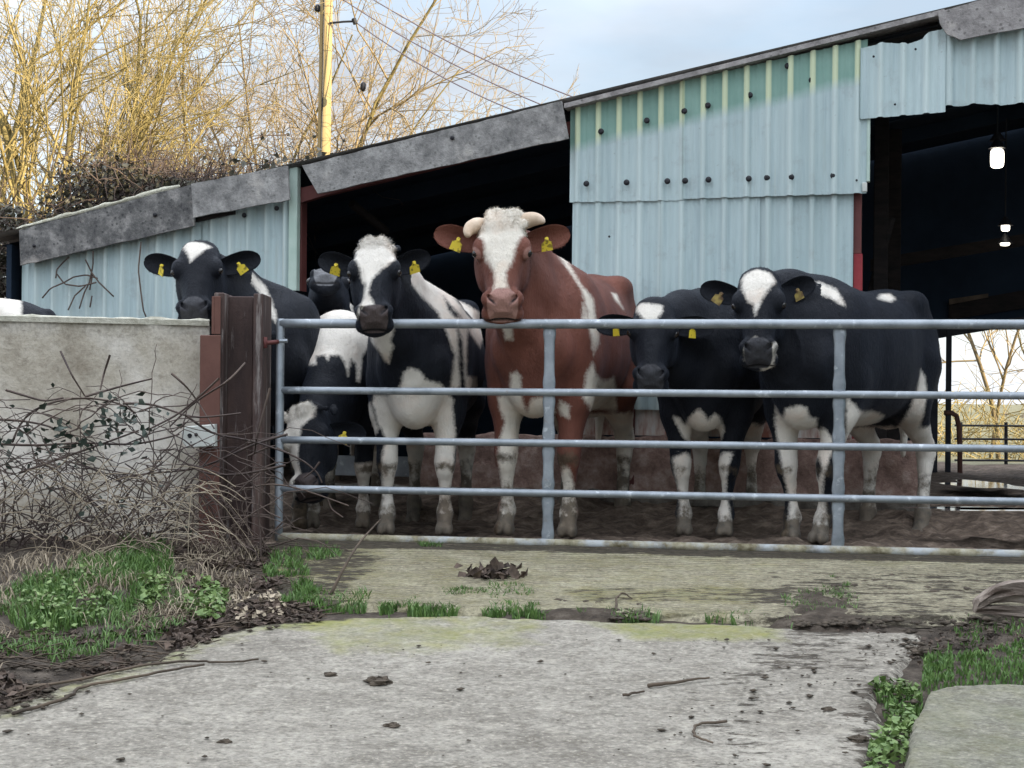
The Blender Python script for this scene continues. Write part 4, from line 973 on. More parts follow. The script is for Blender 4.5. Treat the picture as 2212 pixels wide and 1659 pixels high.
    def oblique(uv, th, val):
        # marking outline laid on an upright plane through the animal, turned th about its height
        w_ = V3(-math.sin(th), math.cos(th), 0); t_ = V3(math.cos(th), math.sin(th), 0); out_ = []
        for u_, v_ in uv:
            d_ = RZm.T @ ray(u_, v_); k_ = (val - camL @ w_) / (d_ @ w_); p_ = camL + d_ * k_; out_.append((p_ @ t_, p_[2]))
        return out_, V[:, :3] @ t_
    def fplane(uv, val):
        out_ = []
        for u_, v_ in uv:
            d_ = RZm.T @ ray(u_, v_); nn = A[2]; t_ = (val * h - (camL - H) @ nn) / (d_ @ nn); p_ = camL + d_ * t_ - H; out_.append((p_ @ A[0] / h, p_ @ A[1] / h / LS))
        return out_
    for rg in regions:
        ty, poly = rg[0], rg[1]; opt = rg[2] if len(rg) > 2 else {}
        if ty == 'facepx': poly = fplane(poly, opt.get('n', .07)); ty = 'face'
        elif ty == 'faceblackpx': poly = fplane(poly, opt.get('n', .07)); ty = 'faceblack'
        elif ty in ('frontpx', 'sidepx', 'frontblackpx', 'sideblackpx'):
            if ty.startswith('front'): val = opt.get('y', .62); sel = V[:, 1] > opt.get('ymin', .36)
            else: val = opt.get('v', .35); sel = V[:, 0] < opt.get('xmax', .02)
            poly, tt_ = oblique(poly, opt.get('th', th0), val); d = np.where(~ishead & sel, psd(tt_, V[:, 2], poly), -.2)
            if 'black' in ty: white = np.minimum(white, -d)
            else: white = np.maximum(white, d)
            continue
        elif ty == 'hind':
            d = np.where(V[:, 1] < -.38, poly - V[:, 2] + .06 * (fbm(V[:, 0] * 7 + V[:, 1] * 5, V[:, 1] * 7, seed + 2) - .47), -.2); white = np.maximum(white, np.where(ishead, -.2, d)); continue
        if ty == 'face': d = np.where(ishead & (fn > opt.get('nmin', -.03)), psd(fx, fs, poly) * h, -.2)
        elif ty == 'faceblack': d = np.where(ishead, psd(fx, fs, poly) * h, -.2); white = np.minimum(white, -d); continue
        elif ty == 'side':
            d = np.where(~ishead & ((V[:, 0] < opt.get('xmax', .0)) if opt.get('side', 'l') == 'l' else (V[:, 0] > opt.get('xmin', .0))), psd(V[:, 1], V[:, 2], poly), -.2)
        elif ty == 'both': d = np.where(~ishead, psd(V[:, 1], V[:, 2], poly), -.2)
        elif ty == 'front': d = np.where(~ishead & (V[:, 1] > opt.get('ymin', .40)), psd(V[:, 0], V[:, 2], poly), -.2)
        elif ty == 'top': d = np.where(~ishead & (V[:, 2] > opt.get('zmin', .9)), psd(V[:, 0], V[:, 1], poly), -.2)
        elif ty == 'low':
            z0 = poly; d = z0 - V[:, 2] + .05 * (fbm(V[:, 0] * 7 + V[:, 1] * 5, V[:, 1] * 7, seed + 2) - .47); d = np.where(ishead, -.2, d)
        elif ty == 'sideblack':
            d = np.where(~ishead & ((V[:, 0] < 0) if opt.get('side', 'l') == 'l' else (V[:, 0] > 0)), psd(V[:, 1], V[:, 2], poly), -.2); white = np.minimum(white, -d); continue
        white = np.maximum(white, d)
    white = np.where(np.arange(len(V)) < nb, white, -.2)
    nose = np.where(ishead, sstep(nose_s - .018, nose_s + .022, fs) * sstep(-.078, -.050, fn) * sstep(.080, .056, np.abs(fx) + np.maximum(0, .468 - fs) * .8 + np.maximum(0, -.005 - fn) * .35), 0)
    nos = np.zeros(len(V))
    for sx in (-1, 1): nos = np.maximum(nos, 1 - np.sqrt(((fx - sx * (.048 - (fs - .482) * .75)) / .010) ** 2 + ((fs - .482) / .026) ** 2 + ((fn - .044) / .026) ** 2) * .55)
    nos = np.maximum(nos, 1 - np.sqrt((fx / .085) ** 4 + ((fs - .54) / .018) ** 2 + ((fn + .048) / .008) ** 2) * .5)
    nos = np.where(ishead, np.clip(nos, 0, 1), 0)
    if eyerim:
        for sx in (-1, 1):
            de = np.sqrt((fx - sx * .113) ** 2 + ((fs - .198) * LS) ** 2 + (fn - .036) ** 2); nose = np.maximum(nose, np.where(ishead, .62 * sstep(.040, .030, de), 0))
    hoof = np.zeros(len(V))
    for hf in hoofs: hoof = np.maximum(hoof, (np.sqrt((V[:, 0] - hf[0]) ** 2 + (V[:, 1] - hf[1]) ** 2 + (V[:, 2] - hf[2]) ** 2) < .07) * 1.0)
    dung = dirty * (sstep(.62, .05, V[:, 2])) + .62 * dirty * np.exp(-((V[:, 2] - .385) / .045) ** 2) * (V[:, 1] > .555) + .55 * sstep(.11, .03, V[:, 2]) + hoof * .15
    dung = dung + .22 * (V[:, 1] < -.35) * sstep(.95, .5, V[:, 2]); dung = np.where(ishead, -.4, dung - .18)
    Pw = (RZm @ (V * sc).T).T + B
    root = thing('cow', label, 'cow', (B[0], B[1], zb), 'cattle at the gate')
    bo = mk('body', Pw, Q, mat, root, True, {'white': white, 'nose': nose, 'black': nos, 'dung': dung, 'inner': inner})
    toW = lambda p: RZm @ (np.asarray(p) * sc) + B
    vW = lambda d: RZm @ np.asarray(d)
    if eyes:
        for sx in (-1, 1):
            c_ = toW(hp(.198, .036, sx * .1130)); m = MB(); r_ = .0215 * hs
            m.tube([c_ + HA[0] * sx * r_ * t for t in (-.9, -.5, 0, .5, .85, 1.0)], np.array([.45, .87, 1, .87, .53, .05]) * r_, 12); m.build('eye', M['eye'], root, True)
    rt = random.Random(seed * 7 + 3)
    for tp, tn in zip(tagpos, tags):
        if tp is None or tn is None: continue
        p, dx_, upv, frv = [toW(tp[0])] + [vW(q_) for q_ in tp[1:]]
        p = p + frv * .030; out_ = [(-.008, .030), (.008, .030), (.010, .012), (.026, .002), (.029, -.040), (-.029, -.040), (-.026, .002), (-.010, .012)]
        ro_ = rt.uniform(-.30, .30); dx_, upv = dx_ * math.cos(ro_) + upv * math.sin(ro_), upv * math.cos(ro_) - dx_ * math.sin(ro_); up2 = nrm(upv + frv * rt.uniform(-.1, .45)); k = len(out_); sid = nrm(dx_ * .9 + frv * rt.uniform(-.7, .7))
        a = [p + sid * x * hs * .92 + up2 * y * hs * .92 + frv * (.004) for x, y in out_]; c_ = [q_ - frv * .0045 for q_ in a]
        m = MB(); m.add(a + c_, [tuple(range(k)), tuple(range(2 * k - 1, k - 1, -1))] + [(i, k + i, k + (i + 1) % k, (i + 1) % k) for i in range(k)])
        o = m.build('ear_tag', M[tn], root)
        m = MB(); m.tube([p + up2 * .020 * hs, p + up2 * .020 * hs + frv * .011], .009 * hs, 8); m.build('tag_button', M[tn], o)
    if horns:
        for hn in horns:
            pts = [toW(hp(s_, n_, x_)) for (x_, s_, n_) in hn]; pts = np.array(pts); tt = np.linspace(0, 1, 14); kk = np.linspace(0, 1, len(pts))
            # smooth curve
            P_ = np.stack([np.polyval(np.polyfit(kk, pts[:, i], min(3, len(pts) - 1)), tt) for i in range(3)], 1)
            rr = .038 * hs * (1 - tt ** 2.2 * .80); rr[-1] = .004; m = MB(); m.tube(P_, rr, 12); m.build('horn', M['horn'], root, True)
    if hairs: coat_hair(root, V, Q, nb, dict(white=white, nose=nose, black=nos, dung=dung, inner=inner), ishead, fs, fx, A, h, toW, vW, hairs, fluff, mat, seed, hoof)
    COWS[key] = dict(body=bo, RZ=RZm, B=B, sc=sc, H=H, A=A, h=h)
    return root
# ------------------------------------------------------------------ the herd
def chest(u, Y): return W(u, 1000, Y)[:2]
def place(front, rear):
    """trunk centre and yaw from ground points under the fore and hind feet (world xy)"""
    f, r_ = np.asarray(front), np.asarray(rear); d = nrm(f - r_); yaw = math.atan2(d[1], d[0]) - math.pi / 2; return (f + r_) / 2, yaw, np.linalg.norm(f - r_)
KL = lambda *p: [(259.2 + .5 * x, 388.8 + .5 * y) for x, y in p]         # two measuring grids laid over the photograph
KR = lambda *p: [(1209.7 + .4531 * x, 496.8 + .4531 * y) for x, y in p]
HIND = {'hl': (0, 0, -.065), 'hr': (0, 0, -.065)}
def feet(**k):
    d = dict(HIND); d.update(k); return d
# E: big red and white beast
c_, yw, ln = place(chest(1150, 7.85), chest(1262, 9.0))
cow('E', 'tall red-brown and white horned cow looking over the gate', (c_[0] + .02, c_[1], -.03), yw, 1.06, W(1084, 488, 7.40), R(0), R(63), R(1), 1.10, None, M['coat_red'],
    [('facepx', KL((1500, 120), (1560, 100), (1640, 60), (1720, 90), (1790, 130), (1775, 200), (1730, 250), (1705, 300), (1698, 350), (1668, 400), (1670, 440), (1682, 490), (1612, 490), (1618, 420), (1613, 385), (1578, 330), (1573, 270), (1545, 235), (1510, 190))),
     ('frontpx', KL((1655, 630), (1700, 630), (1695, 690), (1665, 690)), {'y': .8}),
     ('frontpx', KL((1690, 840), (1715, 830), (1735, 850), (1735, 900), (1745, 960), (1760, 1000), (1780, 950), (1850, 930), (1880, 1000), (1840, 1100), (1810, 1250), (1800, 1400), (1780, 1580), (1620, 1580), (1645, 1400), (1630, 1200), (1635, 1130), (1660, 1050), (1640, 1000), (1630, 940), (1690, 920)), {'y': .62}),
     ('frontpx', KL((1900, 950), (1945, 980), (1940, 1030), (1900, 1010)), {'y': .6}), ('frontpx', KL((1910, 1230), (1940, 1240), (1970, 1340), (1980, 1560), (1860, 1580), (1860, 1400), (1900, 1380)), {'y': .55}),
     ('sidepx', KR((-20, 100), (20, 135), (55, 200), (100, 280), (155, 340), (165, 430), (185, 500), (180, 540), (160, 600), (150, 560), (135, 480), (130, 420), (110, 340), (95, 290), (50, 220), (0, 150)), {'xmax': .10}),
     ('sidepx', KR((105, 365), (120, 380), (127, 440), (105, 440))), ('sidepx', KR((252, 290), (280, 283), (287, 320), (307, 362), (285, 347), (262, 322)), {'v': .2}),
     ('sidepx', KR((120, 690), (150, 640), (170, 700), (210, 720), (260, 700), (275, 760), (290, 860), (150, 860), (105, 800)), {'v': .2}), ('hind', .62)],
    feet=feet(), ears=((.95, .55, .12), (.95, .52, .12)), horns=[[(-.08, .01, .0), (-.125, .02, .025), (-.150, .07, .05), (-.145, .12, .075)], [(.08, -.01, .0), (.128, -.022, .02), (.168, -.010, .035), (.188, .018, .045)]], fluff=(34, .06, -.06, .07),
    seed=1, nose_s=.425, dirty=.85, eyerim=True)
# C: black with white blaze
c_, yw, ln = place(chest(897, 7.85), chest(945, 8.95))
cow('C', 'black and white cow with broad white blaze and white forelegs, beside the red cow', (c_[0], c_[1], -.03), yw, .95, W(810, 545, 7.45), R(-3), R(54), R(2), 1.0, None, M['coat_pinknose'],
    [('facepx', KL((1020, 280), (1060, 240), (1110, 230), (1170, 245), (1195, 310), (1187, 345), (1150, 375), (1120, 400), (1090, 430), (1078, 465), (1074, 490), (1092, 520), (1100, 560), (1025, 560), (1045, 505), (1060, 450), (1045, 420), (1035, 380), (1015, 340))),
     ('frontpx', KL((1055, 630), (1195, 630), (1168, 700), (1182, 720), (1160, 790), (1145, 780), (1090, 700)), {'y': .85}),
     ('frontpx', KL((1210, 900), (1225, 840), (1260, 812), (1300, 830), (1320, 865), (1390, 885), (1440, 950), (1440, 1000), (1450, 1100), (1440, 1300), (1450, 1570), (1320, 1570), (1330, 1400), (1320, 1150), (1290, 1130), (1200, 1110), (1215, 1300), (1220, 1570), (1105, 1570), (1130, 1350), (1130, 1200), (1150, 1120), (1110, 1050), (1090, 960), (1100, 930), (1160, 930)), {'y': .60}),
     ('frontpx', KL((1060, 970), (1080, 965), (1120, 1080), (1095, 1110), (1065, 1040)), {'y': .5}), ('frontpx', KL((1210, 1090), (1300, 1090), (1290, 1190), (1220, 1190)), {'y': .4, 'ymin': -.2}),
     ('sidepx', KL((1225, 400), (1280, 400), (1390, 450), (1500, 500), (1580, 540), (1610, 610), (1560, 720), (1500, 650), (1490, 850), (1545, 850), (1545, 895), (1490, 905), (1475, 700), (1455, 650), (1465, 900), (1425, 905), (1440, 760), (1400, 650), (1370, 580), (1300, 520), (1245, 450)), {'xmax': .12}),
     ('sideblackpx', KL((1395, 520), (1440, 575), (1470, 612), (1440, 612), (1415, 580)), {'v': .2}), ('sideblackpx', KL((1440, 522), (1500, 555), (1530, 590), (1532, 612), (1490, 580)), {'v': .2}), ('hind', .50)],
    feet=feet(), ears=((.92, .72, .05), (.90, .85, .0)), fluff=(18, .05, -.05, .03), seed=2, nose_s=.455)
# A: black, chin on the wall
c_, yw, ln = place(chest(585, 8.05), chest(598, 9.2))
cow('A', 'black cow with white triangle on forehead, chin over the concrete wall', (c_[0], c_[1], -.03), yw, .96, W(432, 546, 7.78), R(-9), R(52), R(3), 1.0, None, M['coat_black'],
    [('facepx', KL((266, 280), (290, 262), (345, 270), (395, 285), (370, 310), (335, 340), (308, 362), (295, 330), (280, 300))),
     ('frontpx', KL((505, 385), (560, 405), (625, 460), (655, 530), (675, 590), (676, 630), (655, 600), (630, 545), (600, 490), (560, 440), (510, 410)), {'y': .5, 'ymin': .1})], feet=feet(), ears=((.98, .68, .05), (.98, .70, .0)), seed=3, neckbase=(.05, .0))
# D: head lowered behind the gate end
c_, yw, ln = place(chest(728, 8.15), chest(760, 9.25))
cow('D', 'black cow with white back patch, curly white face lowered behind the gate end', (c_[0], c_[1], -.03), yw, .86, W(664, 900, 7.72), R(-16), R(62), R(10), .98, None, M['coat_pinknose'],
    [('facepx', KL((690, 980), (710, 950), (800, 930), (845, 985), (835, 1030), (790, 1070), (775, 1150), (765, 1220), (800, 1330), (680, 1340), (660, 1100)), {'nmin': -.14}),
     ('frontpx', KL((770, 645), (860, 580), (900, 540), (1000, 480), (1100, 500), (1100, 645), (1045, 770), (1035, 880), (1020, 870), (1020, 800), (1000, 770), (985, 850), (970, 790), (950, 765), (910, 760), (900, 790), (890, 760), (850, 765), (850, 800), (820, 805), (810, 770), (785, 720)), {'y': .55, 'ymin': -.1}),
     ('low', .42), ('hind', .5)], feet=feet(), ears=((0, 0, 0), (.9, -.05, .1)), tags=(None, 'tag'), fluff=(34, .055, -.05, .05), seed=4, neckbase=(0, .03))
# B: head raised behind
c_, yw, ln = place(chest(745, 9.35), chest(770, 10.4))
cow('B', 'black cow at the back raising its muzzle between two others', (c_[0], c_[1], -.03), yw, .90, W(714, 636, 9.08), R(-4), R(-10), R(0), 1.0, None, M['coat_greynose'],
    [('face', [(-.028, .33), (.028, .33), (.022, .445), (-.022, .445)]), ('frontpx', [(690, 655), (760, 650), (780, 800), (660, 800)], {'y': .9, 'ymin': .3})], feet=feet(), ears=((.95, -.35, .1), (0, 0, 0)), tags=('tag', None), seed=5, hairs=16000)
# F: small black, head below top rail
c_, yw, ln = place(chest(1522, 7.95), chest(1562, 9.0))
cow('F', 'small black cow with square white forehead patch, head low behind the top rail', (c_[0], c_[1], -.03), yw, .95, W(1414, 668, 7.60), R(-3), R(62), R(-1), .98, None, M['coat_black'],
    [('facepx', KR((362, 352), (385, 343), (440, 355), (492, 360), (490, 395), (465, 430), (430, 455), (395, 425), (368, 385))),
     ('frontpx', KR((540, 890), (570, 900), (590, 930), (620, 890), (665, 852), (690, 880), (705, 905), (740, 875), (765, 895), (785, 950), (770, 1000), (740, 1020), (640, 1025), (590, 1000), (565, 950)), {'y': .66}),
     ('frontpx', KR((535, 1090), (600, 1060), (650, 1100), (665, 1200), (670, 1540), (555, 1540), (570, 1300), (545, 1150)), {'y': .55}), ('frontpx', KR((735, 1100), (780, 1060), (830, 1060), (800, 1120), (790, 1240), (820, 1400), (830, 1540), (715, 1540), (735, 1300), (705, 1180)), {'y': .55}), ('hind', .62)],
    feet=feet(fr=(-.05, 0, 0), fl=(.05, 0, 0)), ears=((.92, .30, .0), (.92, .28, .0)), seed=6, dirty=.75)
# G: black, side on
c_, yw, ln = place(chest(1745, 7.65), chest(1905, 8.50))
cow('G', 'black cow with white forehead diamond standing side-on at the right', (c_[0], c_[1], -.03), yw, .98, W(1640, 606, 7.44), R(-2), R(62), R(1), 1.0, None, M['coat_black'],
    [('facepx', KR((860, 225), (880, 203), (940, 185), (1000, 203), (1028, 235), (1010, 270), (985, 300), (960, 350), (930, 410), (922, 360), (890, 330), (868, 270))),
     ('facepx', KR((878, 572), (930, 515), (948, 545), (957, 582), (930, 592), (885, 587)), {'n': .05}), ('facepx', KR((955, 638), (1000, 620), (1005, 590), (1042, 562), (1012, 648), (970, 650)), {'n': -.03, 'nmin': -.2}),
     ('sidepx', KR((1170, 270), (1250, 275), (1320, 305), (1362, 388), (1290, 345), (1250, 335), (1210, 305)), {'v': .2, 'xmax': .12}), ('sidepx', KR((1515, 322), (1540, 285), (1585, 275), (1610, 305), (1580, 332)), {'v': .2, 'xmax': .12}),
     ('frontpx', KR((1025, 840), (1050, 880), (1065, 890), (1080, 850), (1140, 838), (1180, 850), (1190, 890), (1225, 900), (1220, 960), (1260, 945), (1300, 990), (1300, 1050), (1280, 1100), (1260, 1180), (1250, 1260), (1265, 1320), (1290, 1540), (1080, 1540), (1090, 1300), (1050, 1100), (1030, 1000), (1020, 900)), {'y': .60}),
     ('frontblackpx', KR((1215, 1090), (1240, 1085), (1250, 1130), (1232, 1185), (1210, 1140)), {'y': .58}),
     ('sidepx', KR((1370, 800), (1420, 850), (1440, 870), (1480, 860), (1550, 885), (1500, 950), (1490, 1000), (1360, 1000)), {'v': .2}), ('sidepx', KR((1738, 655), (1765, 700), (1770, 800), (1740, 950), (1720, 1200), (1720, 1560), (1590, 1560), (1590, 1000), (1650, 920), (1715, 780)), {'v': .2}), ('hind', .60)],
    feet=feet(fr=(-.09, 0, 0), fl=(.09, 0, 0)), ears=((.92, .60, .05), (.86, .78, .05)), tags=('tagdirty', 'tagdirty'), seed=7, dirty=.75)
# Z: back seen over the wall at the far left
p = W(112, 640, 8.6)
cow('Z', 'black and white cow with only its back showing over the wall', (p[0] - .82, 8.6, -.05), R(90), .93, V3(p[0] - 2.1, 8.5, 1.3), R(-80), R(50), 0, .95, None, M['coat_black'], [('sidepx', [(-60, 600), (10, 618), (44, 642), (42, 700), (-60, 700)], {'v': .2, 'xmax': .12})], seed=8, fine=.014, hairs=9000)
print('cows', time.time() - T0)
# ================================================================== utility pole and wires
YP = 19.0; pt, pb_ = W(706, -60, YP), W(699.5, 360, YP); pb_ = pt + (pb_ - pt) * ((pt[2] + .2) / (pt[2] - pb_[2]))
pole = thing('utility_pole', 'sunlit wooden utility pole behind the shed roof', 'pole', pb_)
m = MB(); m.tube([pb_ + (pt - pb_) * t for t in np.linspace(0, 1, 12)], np.linspace(.095, .080, 12), 16); m.build('mast', M['pole'], pole, True)
m = MB(); m.tube([W(712, 50, YP - .08), W(742, 47, YP - .1), W(768, 46, YP - .12)], .014, 6); m.tube([W(764, 40, YP - .12), W(768, 52, YP - .12)], .03, 8); m.build('bracket', M['bolt'], pole)
m = MB(); m.tube([W(686, 10, YP - .02), W(686, 14, YP - .02), W(686, 22, YP - .02), W(686, 26, YP - .02)], [.02, .04, .04, .02], 8); m.tube([W(686, 18, YP), W(700, 18, YP)], .012, 6); m.build('insulator', M['bolt'], pole)
m = MB(); m.tube([W(694, 326, YP - .09), W(697, 180, YP - .09), W(700, 0, YP - .09), W(701, -50, YP - .09)], .012, 6); m.build('conduit', M['bolt'], pole)
for (a, c_, lab) in (((768, 48), (1160, 258), 'lowest of the three overhead wires'), ((730, -8), (1230, 250), 'middle one of the three overhead wires'), ((785, -14), (1300, 232), 'uppermost of the three overhead wires')):
    P0, P1 = W(*a, YP - .1), W(*c_, 17.0); pts = [P0 + (P1 - P0) * t - V3(0, 0, .10 * 4 * t * (1 - t)) for t in np.linspace(0, 1, 16)]
    m = MB(); m.tube(pts, .0075, 5); tag(m.build('overhead_wire', M['wire']), lab + ' running down from the pole', 'wire', 'overhead wires')
st = thing('stay_insulator', 'small dark insulator hanging among the branches right of the pole', 'insulator', W(785, 187, 18.6))
m = MB(); m.tube([W(786, 178, 18.6), W(785, 182, 18.6), W(784, 192, 18.6), W(784, 197, 18.6)], [.02, .036, .036, .015], 8); m.build('shell', M['bolt'], st, True)
m = MB(); m.tube([W(712, 52, 18.9), W(786, 179, 18.6)], .003, 4); m.build('thin_wire', M['wire'], st)

# ================================================================== bare trees
def grow(base, seed, stems, h, fan, levels=(9, 6, 4), ratio=(.50, .44, .44), r0=.055, lean=(0, 0), upb=.35):
    rnd = np.random.default_rng(seed); big = []; small = []
    def branch(p, d, L_, r_, lev):
        n = (8, 6, 4, 3)[lev]; pts = [p]; dirs = []
        for i in range(n):
            d = nrm(d + rnd.normal(0, (.12, .17, .21, .22)[lev], 3) + V3(0, 0, upb * (.05, .10, .08, .05)[lev])); p = p + d * L_ / n; pts.append(p); dirs.append(d)
        rr = np.linspace(r_, max(r_ * .26, .0027), n + 1)
        tgt = big if lev < 1 else small
        for i in range(n): tgt.append((pts[i], pts[i + 1], rr[i], rr[i + 1]))
        if lev < 3:
            k = levels[lev]
            for j in range(k):
                t = rnd.uniform(.30 if lev == 0 else .15, 1.0) * (n - .001); i = int(t); q = pts[i] + (pts[i + 1] - pts[i]) * (t - i)
                ax = rnd.normal(0, 1, 3); ax -= dirs[i] * (ax @ dirs[i]); ax = nrm(ax); an = rnd.uniform(.40, 1.0)
                branch(q, nrm(dirs[i] * math.cos(an) + ax * math.sin(an)), L_ * ratio[lev] * rnd.uniform(.6, 1.2) * (1.15 - .5 * t / n), max(.0034, rr[i] * .60), lev + 1)
    for s in range(stems):
        a = rnd.uniform(0, 2 * math.pi); f = fan * rnd.uniform(.25, 1)
        d = nrm(V3(math.cos(a) * f + lean[0], math.sin(a) * f * .7 + lean[1], 1)); branch(np.asarray(base, float) + V3(math.cos(a), math.sin(a), 0) * .2, d, h * rnd.uniform(.75, 1.1), r0 * rnd.uniform(.6, 1.1), 0)
    return big, small
def tree(label, base, bm, tm, **k):
    big, small = grow(base, **k); t = thing('bare_tree', label, 'tree', base, 'leafless trees behind the shed')
    for nm, sg, mt, n in (('trunk', big, bm, 6), ('crown', small, tm, 3)):
        P0, P1, R0, R1 = [np.array(q) for q in zip(*sg)]; v, f = segs_mesh(P0, P1, R0, R1, n); mk(nm, v, f, M[mt], t)
    return t
tree('golden sunlit willow at the left edge with moss-yellow stems', V3(*W(70, 860, 18.5)[:2], -.1), 'bark', 'twig', seed=11, stems=9, h=6.8, fan=.30, levels=(11, 8, 6), r0=.060)
tree('leafless multi-stemmed tree between the golden willow and middle tree', V3(*W(330, 860, 22)[:2], -.1), 'bark', 'twig2', seed=12, stems=7, h=6.8, fan=.46, levels=(11, 8, 6), r0=.050, lean=(-.08, 0))
tree('tall leafless tree with fanning stems in the middle of the sky left of the pole', V3(*W(520, 860, 21)[:2], -.1), 'bark', 'twig2', seed=13, stems=7, h=6.7, fan=.46, levels=(11, 8, 6), r0=.054, lean=(.02, 0))
tree('leafless tree directly behind the utility pole', V3(*W(650, 860, 24)[:2], -.1), 'bark2', 'twig2', seed=14, stems=6, h=6.2, fan=.50, levels=(11, 8, 6), r0=.048, lean=(.02, 0))
tree('low reddish leafless tree right of the utility pole', V3(*W(750, 860, 23)[:2], -.1), 'bark2', 'twig2', seed=15, stems=7, h=4.0, fan=.50, levels=(11, 8, 6), r0=.036, lean=(.14, 0))
tree('slender orange-barked tree seen through the back of the shed', V3(*W(2165, 860, 20)[:2], -.1), 'bark2', 'twig2', seed=16, stems=2, h=4.5, fan=.2, levels=(12, 6, 4), r0=.035, )
tree('pale twiggy tree at the right edge beyond the shed', V3(*W(2260, 860, 23)[:2], -.1), 'bark', 'twig2', seed=17, stems=5, h=3.8, fan=.5, levels=(8, 5, 4), r0=.03)

# leaf cards spread in numpy
def leaves(cent, size, seed, asp=.75, fold=.25, flat=0.0):
    rnd = np.random.default_rng(seed); n = len(cent); cent = np.asarray(cent, float)
    a = rnd.normal(0, 1, (n, 3)); a /= np.linalg.norm(a, axis=1)[:, None]; u = rnd.normal(0, 1, (n, 3))
    if flat: a[:, 2] *= (1 - flat); a /= np.linalg.norm(a, axis=1)[:, None]; u[:, 2] *= (1 - flat)
    u -= a * (u * a).sum(1)[:, None]; u /= np.linalg.norm(u, axis=1)[:, None]; w_ = np.cross(a, u)
    s = np.asarray(size) * rnd.uniform(.6, 1.25, n); s = s[:, None]
    V_ = np.stack([cent - a * s, cent - a * s * .25 + u * s * asp + w_ * s * fold, cent + a * s, cent - a * s * .25 - u * s * asp + w_ * s * fold], 1)
    i = np.arange(n) * 4; f = np.concatenate([np.stack([i, i + 1, i + 2], 1), np.stack([i, i + 2, i + 3], 1)])
    return V_.reshape(-1, 3), f
def twigs(pts0, seed, L_, r_, up=.6):
    rnd = np.random.default_rng(seed); P0, P1, R0, R1 = [], [], [], []
    for p in pts0:
        d = nrm(rnd.normal(0, 1, 3) + V3(0, 0, up)); q = np.asarray(p, float); l_ = L_ * rnd.uniform(.5, 1.3)
        for k in range(4):
            d = nrm(d + rnd.normal(0, .25, 3) - V3(0, 0, .08 * k)); e = q + d * l_ / 4; P0.append(q); P1.append(e); R0.append(r_ * (1 - k * .2)); R1.append(r_ * (1 - (k + 1) * .2)); q = e
    return segs_mesh(P0, P1, R0, R1, 3)
rnd = np.random.default_rng(3)
# ivy heap on the low roof
C_ = []
while len(C_) < 9000:
    u = rnd.uniform(30, 430); d = rnd.uniform(.15, 2.2); zt = np.interp(u, [30, 60, 100, 200, 290, 420], [.10, .38, .45, .42, .22, .03]); 
    s, z = SP(u, 497 + (398 - 497) * (u - 41) / (413 - 41), 0); q = rnd.uniform(0, 1)
    C_.append(SW(s, float(zroof(s)) + .02 + zt * q * (.75 + .5 * fbm(np.array(u * .03), np.array(d * 2), 4)), d))
C_ = np.array(C_)
iv = thing('ivy_heap', 'dark ivy and bramble heap growing over the low end of the shed roof', 'ivy', SW(1.2, 2.0, .8))
v, f = leaves(C_, .024, 4); mk('leaf_mass', v, f, M['ivy'], iv, kind='stuff')
v, f = twigs(C_[::5], 5, .40, .006); mk('stem_mass', v, f, M['cane'], iv, kind='stuff')
C_ = []
while len(C_) < 2600:
    u = rnd.uniform(-60, 52); v_ = rnd.uniform(440, 720); Y = rnd.uniform(10.9, 12.0)
    if rnd.uniform() < np.interp(v_, [440, 520, 720], [.25, .8, 1]): C_.append(W(u, v_, Y))
C_ = np.array(C_); iv = thing('corner_shrub', 'dark leafy shrub at the far left corner of the shed', 'shrub', (C_[:, 0].mean(), C_[:, 1].mean(), 0))
v, f = leaves(C_, .028, 6); mk('leaf_mass', v, f, M['ivy'], iv, kind='stuff'); v, f = twigs(C_[::7], 7, .45, .006); mk('stem_mass', v, f, M['cane'], iv, kind='stuff')
C_ = []
for i in range(420):
    u = rnd.uniform(380, 720); s, z = SP(u, 395 + (350 - 395) * (u - 420) / 220, 0); C_.append(SW(s, float(zroof(s)) + abs(rnd.normal(0, .10)), rnd.uniform(.05, 1.2)))
C_ = np.array(C_); iv = thing('roof_creeper', 'thin twiggy creeper along the roof edge below the pole', 'creeper', C_.mean(0))
v, f = leaves(C_[::2], .028, 8); mk('leaf_mass', v, f, M['ivy'], iv, kind='stuff'); v, f = twigs(C_[::4], 9, .40, .005, 1.2); mk('stem_mass', v, f, M['cane'], iv, kind='stuff')
# dead vine on the left sheets
vn = thing('dead_vine', 'dead leafless vine looping down the pale sheets beside the ivy', 'vine', SW(*SP(190, 600, -.05), -.05))
m = MB()
for pl_ in ([(560, 1140), (590, 1030), (620, 960), (650, 840), (655, 740)], [(300, 1065), (360, 1000), (440, 960), (520, 920), (600, 905), (680, 930)], [(400, 930), (405, 870), (430, 830), (480, 780)], [(395, 900), (450, 970), (560, 985), (680, 960)],
            [(640, 890), (700, 960), (790, 1055)], [(985, 680), (965, 870), (975, 1000), (1000, 1150), (1015, 1195)], [(480, 1150), (520, 1050), (600, 980)], [(640, 1050), (625, 1130)], [(600, 800), (640, 900), (630, 1010)]):
    q = np.array([SW(*SP(.3126 * x, 311 + .3126 * y, -.06), -.06 - .03 * rnd.uniform()) for x, y in pl_]); t = np.linspace(0, 1, len(q)); tt = np.linspace(0, 1, 3 * len(q))
    m.tube(np.stack([np.interp(tt, t, q[:, i]) for i in range(3)], 1), .0055, 5)
m.build('stem', M['cane'], vn, True)
